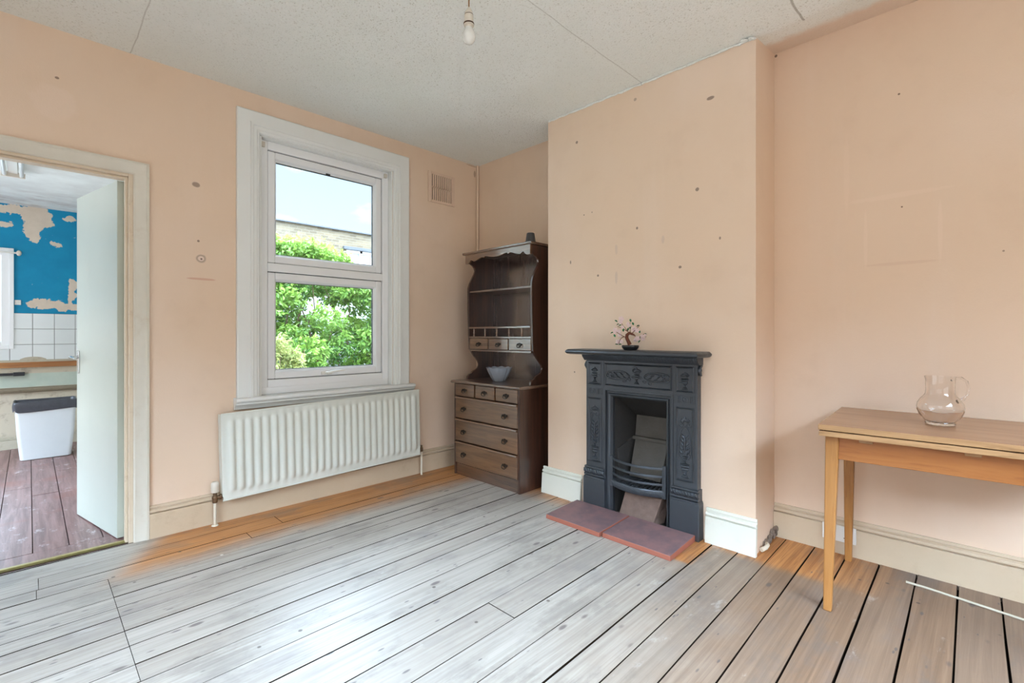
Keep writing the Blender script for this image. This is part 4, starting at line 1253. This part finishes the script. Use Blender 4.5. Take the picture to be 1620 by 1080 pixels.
# ---------------------------------------------------------------- folding table
TX, TY, TZ = 2.275, .497, .76
tb = thing('folding_table', 'fold-over wooden table with laminate top against the peach wall', 'table', (TX, TY, 0))
TW, TL = .618, .92
m = MB(); m.box(TX, TX + TW, TY - TL, TY, TZ - .0215, TZ); 
o = m.build('upper_leaf', M['table_edge'], tb, .002)
m = MB(); m.box(TX + .0015, TX + TW - .0015, TY - TL + .0015, TY - .0015, TZ - .001, TZ + .0012); m.build('laminate', M['table_top'], o)
m = MB(); m.box(TX + .002, TX + TW - .002, TY - TL + .002, TY - .002, TZ - .046, TZ - .0255); m.build('lower_leaf', M['table_edge'], tb, .002)
m = MB(); m.box(TX + .012, TX + TW - .02, TY - TL + .02, TY - .02, TZ - .028, TZ - .02); m.build('leaf_gap', M['void'], tb)
az0, az1 = TZ - .142, TZ - .046
ay1 = TY - .060
m = MB(); m.box(TX + .048, TX + .066, TY - TL + .06, ay1, az0, az1)
m.box(TX + TW - .09, TX + TW - .072, TY - TL + .06, ay1, az0, az1)
m.box(TX + .066, TX + TW - .09, ay1 - .03, ay1 - .012, az0, az1); m.box(TX + .066, TX + TW - .09, TY - TL + .08, TY - TL + .098, az0, az1)
m.build('apron', M['beech_h'], tb, .002)
for dy in (-.155, -.46):
    m = MB(); m.box(TX + .036, TX + .050, TY + dy - .022, TY + dy + .022, az1 - .016, az1 - .002); m.build('lopper_block', M['table_edge'], tb, .002)
legs = [((TX + .058, TY - .040), (.012, -.004)), ((TX + TW - .072, TY - .040), (.045, -.004)), ((TX + .058, TY - TL + .05), (.012, .004)), ((TX + TW - .072, TY - TL + .05), (.03, .004))]
legs = [((TX + .058, TY - .043), (-.028, .014)), ((TX + TW - .075, TY - .043), (.060, .012)), ((TX + .058, TY - TL + .055), (-.028, -.014)), ((TX + TW - .080, TY - TL + .055), (.045, -.014))]
for (lx, ly), (sx, sy) in legs:
    a, b = .0235, .0145
    m = MB()
    m.hexa([(lx + sx - b, ly + sy - b, .0), (lx + sx + b, ly + sy - b, .0), (lx + sx + b, ly + sy + b, .0), (lx + sx - b, ly + sy + b, .0)],
           [(lx - a, ly - a, az1), (lx + a, ly - a, az1), (lx + a, ly + a, az1), (lx - a, ly + a, az1)])
    m.build('leg', M['beech'], tb, .005, bseg=3)
tb.rotation_euler = (0, 0, R(3.0))

# glass jug on the table
JC = Vector((2.602, .141, TZ + .0018))
jg = thing('glass_jug', 'round-bellied clear glass jug with a loop handle on the table', 'jug', tuple(JC))
out_ = [(.042, 0), (.046, .002), (.047, .008), (.045, .013), (.052, .020), (.066, .038), (.0735, .058), (.075, .072), (.072, .088), (.063, .104), (.053, .116), (.0475, .126), (.046, .140), (.0465, .165), (.047, .184), (.048, .196)]
inn_ = [(.0464, .196), (.0454, .184), (.0449, .165), (.0444, .140), (.0459, .126), (.0512, .1145), (.0610, .1015), (.0699, .087), (.0729, .072), (.0714, .059), (.064, .041), (.048, .020), (.040, .010), (.0, .007)]
m = MB(); NS = 48; rings = []
spd = -Rv
for r, z in out_ + inn_:
    row = []
    for k in range(NS):
        a = 2 * PI * k / NS; d = Rv * math.cos(a) + Fv * math.sin(a)
        sp = max(0, d.dot(spd)) ** 14 * max(0, (z - .170) / .026) ** 1.3 * .012
        row.append(JC + d * (r + sp) + Vector((0, 0, z + sp * .12)))
    rings.append(row)
m.rings(rings)
m.build('body', M['glass'], jg, smooth=60)
m = MB()
hp = [(.0475, .178), (.064, .188), (.086, .189), (.107, .175), (.116, .149), (.109, .121), (.092, .102), (.073, .094)]
m.tube([JC + Rv * a + Vector((0, 0, b)) for a, b in hp], [.0045, .004, .0042, .0045, .005, .006, .0065, .007], 12)
m.build('handle', M['glass'], jg, smooth=60)

# socket and cord
so = thing('wall_socket', 'white double plug socket set in the skirting board behind the table legs', 'socket', (BR - .022, .545, .105))
sx_ = BR - .0245
m = MB(); m.box(sx_ - .009, sx_, .474, .620, .066, .148); m.build('faceplate', M['white_plastic'], so, .003)
for yy in (.578, .512):
    m = MB(); m.box(sx_ - .012, sx_ - .008, yy + .013, yy + .022, .122, .138); m.build('switch', M['white_plastic'], so, .001)
    m = MB(); m.box(sx_ - .0096, sx_ - .008, yy - .003, yy + .003, .106, .117); m.box(sx_ - .0096, sx_ - .008, yy - .014, yy - .007, .086, .091); m.box(sx_ - .0096, sx_ - .008, yy + .007, yy + .014, .086, .091); m.build('pin_holes', M['rubber'], so)
m = MB(); m.tube([(2.806, .268, .005), (2.80, .20, .006), (2.788, .11, .0055), (2.775, .02, .006), (2.757, -.09, .006), (2.73, -.25, .006), (2.69, -.5, .006)], .0052, 8)
tag(m.build('electric_cord', M['white_cable'], smooth=50), 'white cable lying across the bare boards under the folding table', 'cord')

# ---------------------------------------------------------------- pendant lamp
PX_, PY_ = 1.356, 1.614
pl = thing('pendant_lamp', 'bare white bulb hanging from the ceiling on a brown flex', 'lamp', (PX_, PY_, 2.43))
c = (PX_, PY_, 2.396)
m = MB(); m.lathe([(.0, 0), (.008, .0008), (.018, .006), (.026, .016), (.0295, .030), (.028, .044), (.022, .058), (.0165, .068), (.0155, .074)], c, 24); m.build('bulb', M['bulb'], pl, smooth=70, label='unlit pearl light bulb')
m = MB(); m.lathe([(.0155, .070), (.0170, .072), (.0170, .079), (.0225, .080), (.0225, .092), (.0205, .093), (.0195, .125), (.0175, .127), (.0165, .140), (.010, .152), (.005, .160), (.0, .1605)], c, 20); m.build('lampholder', M['cream_plastic'], pl, smooth=35)
m = MB(); m.lathe([(.0228, .084), (.0236, .085), (.0236, .089), (.0228, .090)], c, 20); m.build('skirt_ring', M['void'], pl, smooth=35)
m = MB(); m.lathe([(.0182, .1255), (.019, .126), (.019, .128), (.0182, .1285)], c, 20); m.build('skirt_ring', M['void'], pl, smooth=35)
m = MB(); m.tube([(PX_, PY_, c[2] + .158), (PX_ + .001, PY_, 2.62), (PX_, PY_, H)], .0033, 8); m.build('flex', M['flex'], pl, smooth=50)
m = MB(); m.lathe([(.042, 0), (.042, -.006), (.030, -.014), (.008, -.018), (0, -.018)], (PX_, PY_, H), 24); m.build('ceiling_rose', M['cream_plastic'], pl, smooth=40)

# ---------------------------------------------------------------- kitchen contents
kw = thing('window_2', 'white plastic kitchen window at the left edge of the doorway view', 'window', (-.6, KY, 1.0), kind='structure')
m = MB(); X0, X1, Z0, Z1 = KWIN[0] + .002, KWIN[1] - .002 + .03, KWIN[2] - .02, KWIN[3] + .02
def fr4(mm, X0, X1, Z0, Z1, w, y0, y1):
    mm.box(X0, X0 + w, y0, y1, Z0, Z1); mm.box(X1 - w, X1, y0, y1, Z0, Z1); mm.box(X0 + w, X1 - w, y0, y1, Z1 - w, Z1); mm.box(X0 + w, X1 - w, y0, y1, Z0, Z0 + w)
fr4(m, KWIN[0] - .03, KWIN[1] + .03, Z0, Z1, .032, KY - .02, KY + .03); m.build('trim', M['upvc'], kw, .003)
m = MB(); fr4(m, KWIN[0], KWIN[1], KWIN[2], KWIN[3], .055, KY - .002, KY + .06); m.build('frame', M['upvc'], kw, .004)
m = MB(); m.box(KWIN[0] + .05, KWIN[1] - .05, KY + .03, KY + .034, KWIN[2] + .05, KWIN[3] - .05); m.build('pane', M['pane'], kw)

bn = thing('waste_bin', 'tapered white plastic waste bin on the red kitchen boards', 'bin', (.11, 6.17, 0))
def binring(s, z, d=0):
    hx_, hy_ = .168 + .034 * s + d, .105 + .028 * s + d; rc = .03; pts = []
    for (cx, cy, a0) in ((hx_ - rc, hy_ - rc, 0), (-hx_ + rc, hy_ - rc, 90), (-hx_ + rc, -hy_ + rc, 180), (hx_ - rc, -hy_ + rc, 270)):
        for k in range(5): a = R(a0 + 22.5 * k); pts.append((.11 + cx + rc * math.cos(a), 6.17 + cy + rc * math.sin(a), z))
    return pts
m = MB(); m.rings([binring(0, .002, -.006), binring(0, .008), binring(.5, .24, .004), binring(1, .50), binring(1, .50, -.004), binring(0, .02, -.004)]); m.build('body', M['bin'], bn, smooth=40)
m = MB(); rg = random.Random(21)
ra, rb_, rc_, rd, re = [], [], [], [], []
base_ = binring(1, 0)
for k, p in enumerate(base_):
    x, y = p[0] - .11, p[1] - 6.17; j = lambda s: 1 + rg.uniform(-s, s)
    q = lambda f, z, s=.015: (.11 + x * f * j(s), 6.17 + y * f * j(s), z + rg.uniform(-.006, .006))
    ra.append(q(.90, .40)); rb_.append(q(.95, .515)); rc_.append(q(1.03, .535)); rd.append(q(1.09, .50)); re.append(q(1.05, .440 + .012 * math.sin(k * 1.7)))
m.rings([re, rd, rc_, rb_, ra], False)
lo = m.build('bin_liner', M['liner'], bn, smooth=50, label='crumpled dark grey bin bag')
sd = lo.modifiers.new('thick', 'SOLIDIFY'); sd.thickness = .002
ss = lo.modifiers.new('sub', 'SUBSURF'); ss.levels = 1; ss.render_levels = 2

tag(box('timber_batten', M['batten'], (KX0, KX1, KY - .03, KY, .795, .848), bevel=.003), 'raw brown timber batten fixed across the wall under the tiles', 'batten')
m = MB(); m.box(KX0, KX1, KY - .018, KY, .848, .868); m.lathe([(.11, 0), (.10, .018), (.07, .032), (.03, .040), (0, .041)], (.03, KY - .006, .862), 20, 1, .05)
tag(m.build('mortar_ledge', M['ledge']), 'dirty strip of old mortar under the white kitchen tiles', 'ledge')
m = MB(); m.prism([(KY, .545), (KY - .035, .552), (KY - .042, .572), (KY - .036, .592), (KY, .598)], 'x', KX0, KX1)
tag(m.build('wall_rail', M['grime'], bevel=.002), 'grimy painted rail along the kitchen wall above the bin', 'rail')
m = MB(); m.box(-.5, -.045, KY - .05, KY, .722, .745); m.box(-.11, -.03, KY - .055, KY, .716, .751)
tag(m.build('pipe_clamp', M['rubber'], bevel=.004), 'short black bracket on the bare kitchen wall at the doorway edge', 'bracket')
cr = thing('curtain_rod', 'short white curtain rod end on the blue wall beside the kitchen window', 'curtain rod', (-.10, KY, 1.92))
m = MB(); m.tube([(-1.15, KY - .05, 1.92), (-.075, KY - .05, 1.92)], .008, 8); m.build('rod', M['white_plastic'], cr, smooth=50)
m = MB(); m.ball((-.07, KY - .05, 1.92), .02, 1, .8, 1.4, 10); m.build('finial', M['cream_plastic'], cr, smooth=60)
m = MB(); m.tube([(-.11, KY - .05, 1.92), (-.11, KY, 1.92)], .006, 8); m.lathe([(.02, 0), (.016, .012)], (-.11, KY - .012, 1.915), 10); m.build('bracket', M['cream_plastic'], cr)
sw = thing('light_switch', 'tiny square white plate on the blue wall above the kitchen tiles', 'switch', (-.078, KY, 1.44))
box('plate', M['white_plastic'], (-.100, -.056, KY - .008, KY, 1.415, 1.462), sw, .002)
m = MB(); m.box(-.084, -.072, KY - .012, KY - .006, 1.43, 1.448); m.build('rocker', M['white_plastic'], sw, .001)
fl_ = thing('fluorescent_light', 'twin tube fluorescent light fixed to the kitchen ceiling', 'lamp', (-.09, 4.75, KH))
m = MB(); m.box(-.115, -.06, 4.15, 5.36, KH - .035, KH); m.build('housing', M['white_plastic'], fl_, .003)
for x in (-.135, -.04):
    m = MB(); m.tube([(x, 4.17, KH - .045), (x, 5.34, KH - .045)], .014, 12); m.build('tube', M['bulb'], fl_, smooth=50)
for y in (4.15, 5.34):
    m = MB(); m.box(-.155, -.020, y, y + .022, KH - .062, KH - .022); m.build('end_cap', M['cream_plastic'], fl_, .003)

# ---------------------------------------------------------------- outside
structure(box('ground', M['paving'], (-8, 20, D + WT, 30, -.4, -.2)))
gw = tag(box('garden_wall', M['render'], (1.2, 8, 7.6, 7.75, -.2, 1.72)), 'pale rendered garden wall showing through the climber leaves', 'wall')
bd = thing('brick_building', 'pale brick building with a flat roof beyond the garden', 'building', (6, 14, -.2))
wall_holes = (6.87, 9.2, 2.3, 3.72)
o = wall_with_holes('brick_wall', M['ext_brick'], 'y', 14, 14.3, .5, 14, -.2, 4.27, [wall_holes]); o.parent = bd
o.data.transform(Matrix.Translation(-Vector((6, 14, -.2)))); del o['kind']; WORLD[o.name] = Vector((6, 14, -.2))
box('coping', M['dark_metal'], (.4, 14.1, 13.93, 14.4, 4.27, 4.30), bd)
m = MB(); m.box(6.75, 9.3, 13.9, 14.1, 3.72, 3.80); m.build('lintel', M['dark_metal'], bd)
fo = MB(); X0, X1, Z0, Z1 = wall_holes
fo.box(X0, X0 + .08, 14.05, 14.12, Z0, Z1); fo.box(7.35, 7.43, 14.05, 14.12, Z0, Z1); fo.box(X1 - .08, X1, 14.05, 14.12, Z0, Z1); fo.box(X0 + .08, X1 - .08, 14.05, 14.12, Z1 - .07, Z1); fo.box(X0 + .08, X1 - .08, 14.05, 14.12, Z0, Z0 + .08)
fw = fo.build('window_frame', M['upvc'], bd)
m = MB(); m.box(X0, X1, 14.14, 14.17, Z0, Z1); m.build('window_blind', M['render'], fw)
m = MB(); m.box(5.52, 5.78, 13.85, 14.0, 3.72, 3.78); m.tube([(5.74, 13.9, 3.72), (5.74, 13.95, 3.6)], .03, 8); m.build('wall_light', M['dark_metal'], bd, label='small dark wall light')


def leaves(name, mat, parent, pts, rg, ll=(.045, .085), ww=.24):
    verts, faces, cols = [], [], []
    base = WORLD[parent.name]
    for (c, g) in pts:
        for k in range(5):
            d = Vector((rg.gauss(0, 1), rg.gauss(0, 1), rg.gauss(-.5, .8))).normalized()
            l = rg.uniform(*ll); s = d.cross(Vector((rg.gauss(0, 1), rg.gauss(0, 1), rg.gauss(0, 1)))).normalized() * l * ww
            p = Vector(c) + d * l * .2 - base; n = d.cross(s).normalized() * l * .12
            i = len(verts)
            verts.extend([p, p + d * l * .45 + s + n, p + d * l, p + d * l * .45 - s + n, p + d * l * .45])
            faces.extend([(i, i + 1, i + 4), (i + 1, i + 2, i + 4), (i + 2, i + 3, i + 4), (i + 3, i, i + 4)])
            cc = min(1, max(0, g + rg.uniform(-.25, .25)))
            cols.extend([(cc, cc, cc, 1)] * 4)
    me = bpy.data.meshes.new(name); me.from_pydata(verts, [], faces); me.update()
    color_attr(me, cols); me.materials.append(mat)
    o = bpy.data.objects.new(name, me); C.objects.link(o); o.parent = parent; WORLD[o.name] = base
    return o


def climber():
    rg = random.Random(31)
    root = thing('climbing_shrub', 'big leafy green climber filling the garden view through the window', 'shrub', (2.9, 6.6, -.2))
    pts = []
    def top(x): return 2.50 - .26 * max(0, x - 1.9) - .03 * max(0, x - 3) + .07 * math.sin(x * 5) + .04 * math.sin(x * 11)
    clumps = []
    for k in range(150):
        x = rg.uniform(1.3, 4.4); y = rg.uniform(6.1, 7.3); zt = top(x) * (y / 6.2) - .3 * (y - 6.1)
        z = rg.uniform(.15, zt - .12); clumps.append((x, y, z, rg.uniform(.13, .26), rg.random()))
    for k in range(46):
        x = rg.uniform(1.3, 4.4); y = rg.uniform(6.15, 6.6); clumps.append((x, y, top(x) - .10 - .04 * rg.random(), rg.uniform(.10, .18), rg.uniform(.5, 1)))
    for x, y, z, r, g in clumps:
        n = int(70 * (r / .2) ** 2)
        for _ in range(n):
            d = Vector((rg.gauss(0, 1), rg.gauss(0, 1), rg.gauss(0, 1))).normalized() * r * rg.uniform(.55, 1.05)
            c = (x + d.x * 1.15, y + d.y, z + d.z * .9)
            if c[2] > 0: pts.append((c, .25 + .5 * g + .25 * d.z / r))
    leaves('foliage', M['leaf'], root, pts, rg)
    m = MB()
    for k in range(16):
        x = rg.uniform(1.4, 4.2); y = rg.uniform(6.4, 7.1); p = [(x, y, -.2)]
        for j in range(6): x += rg.uniform(-.15, .15); p.append((x, y + rg.uniform(-.08, .08), .1 + j * .34))
        m.tube(p, [.02, .018, .015, .012, .01, .008, .006], 6)
    m.build('stems', M['stem'], root, smooth=60)
    root2 = thing('flowering_bush', 'yellow-green feathery bush low in the left of the window view', 'shrub', (1.95, 5.5, -.2))
    pts = []
    for k in range(34):
        x = rg.uniform(1.55, 2.30); y = rg.uniform(5.3, 5.8); z = rg.uniform(.1, 1.05 - .9 * max(0, x - 1.95)); r = rg.uniform(.07, .14)
        for _ in range(60):
            d = Vector((rg.gauss(0, 1), rg.gauss(0, 1), rg.gauss(0, 1))).normalized() * r * rg.uniform(.4, 1.1); pts.append(((x + d.x, y + d.y, z + d.z), rg.random()))
    leaves('foliage', M['leaf_y'], root2, pts, rg, (.03, .06), .2)
    m = MB()
    for k in range(9):
        x = rg.uniform(1.65, 2.2); y = rg.uniform(5.35, 5.75); m.tube([(x, y, -.2), (x + rg.uniform(-.05, .05), y, .4), (x + rg.uniform(-.1, .1), y, .95)], [.008, .006, .004], 6)
    m.build('stems', M['stem'], root2, smooth=60)


climber()

# ---------------------------------------------------------------- daylight and fill lamps
W = bpy.data.worlds.new('daylight'); bpy.context.scene.world = W; W.use_nodes = True
nt = W.node_tree; nn = nt.nodes; ll = nt.links; nn.clear()
tc = nn.new('ShaderNodeTexCoord'); sep = nn.new('ShaderNodeSeparateXYZ'); ll.new(tc.outputs['Generated'], sep.inputs[0])
def mr(s, a, b, c_, d_):
    q = nn.new('ShaderNodeMapRange'); q.interpolation_type = 'SMOOTHSTEP'; ll.new(s, q.inputs[0])
    for i, v in enumerate((a, b, c_, d_)): q.inputs[i + 1].default_value = v
    return q.outputs[0]
def mixc(f, a, b):
    q = nn.new('ShaderNodeMix'); q.data_type = 'RGBA'
    ll.new(f, q.inputs[0])
    for s, v in ((q.inputs[6], a), (q.inputs[7], b)):
        if hasattr(v, 'is_output'): ll.new(v, s)
        else: s.default_value = v
    return q.outputs[2]
mp = nn.new('ShaderNodeMapping'); mp.inputs['Scale'].default_value = (1, 1, 2.2); mp.inputs['Location'].default_value = (.35, .1, .2); ll.new(tc.outputs['Generated'], mp.inputs[0])
cl = nn.new('ShaderNodeTexNoise'); cl.inputs['Scale'].default_value = 5.5; cl.inputs['Detail'].default_value = 6; ll.new(mp.outputs[0], cl.inputs['Vector'])
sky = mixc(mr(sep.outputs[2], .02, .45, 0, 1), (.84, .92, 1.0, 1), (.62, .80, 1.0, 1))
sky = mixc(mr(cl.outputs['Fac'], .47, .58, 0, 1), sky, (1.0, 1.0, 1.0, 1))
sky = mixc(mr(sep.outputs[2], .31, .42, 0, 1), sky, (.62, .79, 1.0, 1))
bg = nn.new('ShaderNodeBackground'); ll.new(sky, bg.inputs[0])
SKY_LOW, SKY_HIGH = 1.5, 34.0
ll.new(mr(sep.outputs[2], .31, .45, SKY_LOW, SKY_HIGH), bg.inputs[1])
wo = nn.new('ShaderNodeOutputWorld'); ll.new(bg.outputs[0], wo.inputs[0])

sun = bpy.data.lights.new('sun', 'SUN'); sun.energy = 6.5; sun.angle = R(1.5); sun.color = (1, .95, .86)
so_ = bpy.data.objects.new('sun', sun); C.objects.link(so_)
so_.rotation_euler = Vector((-.75, .55, -1.0)).to_track_quat('-Z', 'Y').to_euler()


def area(name, loc, direction, sx, sy, power, col, portal=False):
    l = bpy.data.lights.new(name, 'AREA'); l.shape = 'RECTANGLE'; l.size = sx; l.size_y = sy; l.energy = power; l.color = col
    if portal: l.cycles.is_portal = True
    o = bpy.data.objects.new(name, l); C.objects.link(o); o.location = loc
    o.rotation_euler = Vector(direction).to_track_quat('-Z', 'Y').to_euler()
    return o


area('window_portal', (1.515, D + WT + .02, 1.56), (0, -1, 0), .96, 1.66, 1, (1, 1, 1), True)
# two added fill lamps behind the camera, then daylight from the kitchen's side opening
area('back_fill_light', (.8, BKY - .12, 1.55), (0, 1, .25), 2.2, 1.6, 11.5, (1, .97, .94))
area('left_fill_light', (LX - .12, .5, 1.55), (1, 0, .25), 2.8, 1.6, 4, (1, .86, .72))
area('kitchen_side_light', (KX0 - .12, 5.1, 1.2), (1, 0, 0), 2.2, 1.95, 24, (.88, .95, 1))

# ---------------------------------------------------------------- camera
cam = bpy.data.cameras.new('camera'); co = bpy.data.objects.new('camera', cam); C.objects.link(co)
cam.sensor_width = 36; cam.lens = F_PX / 1620 * 36; cam.shift_y = -(540 - CY) / 1620; cam.clip_start = .02
co.location = (0, 0, CAM_H); co.rotation_euler = (R(90), 0, HEAD - PI / 2)
sc_ = bpy.context.scene; sc_.camera = co
sc_.view_settings.view_transform = 'Standard'; sc_.view_settings.look = 'None'; sc_.view_settings.gamma = 1; sc_.view_settings.use_curve_mapping = False
sc_.view_settings.exposure = -0.18
sc_.cycles.max_bounces = 16; sc_.cycles.diffuse_bounces = 4; sc_.cycles.glossy_bounces = 4; sc_.cycles.transmission_bounces = 14; sc_.cycles.transparent_max_bounces = 12
sc_.cycles.use_denoising = True; sc_.cycles.sample_clamp_indirect = 6
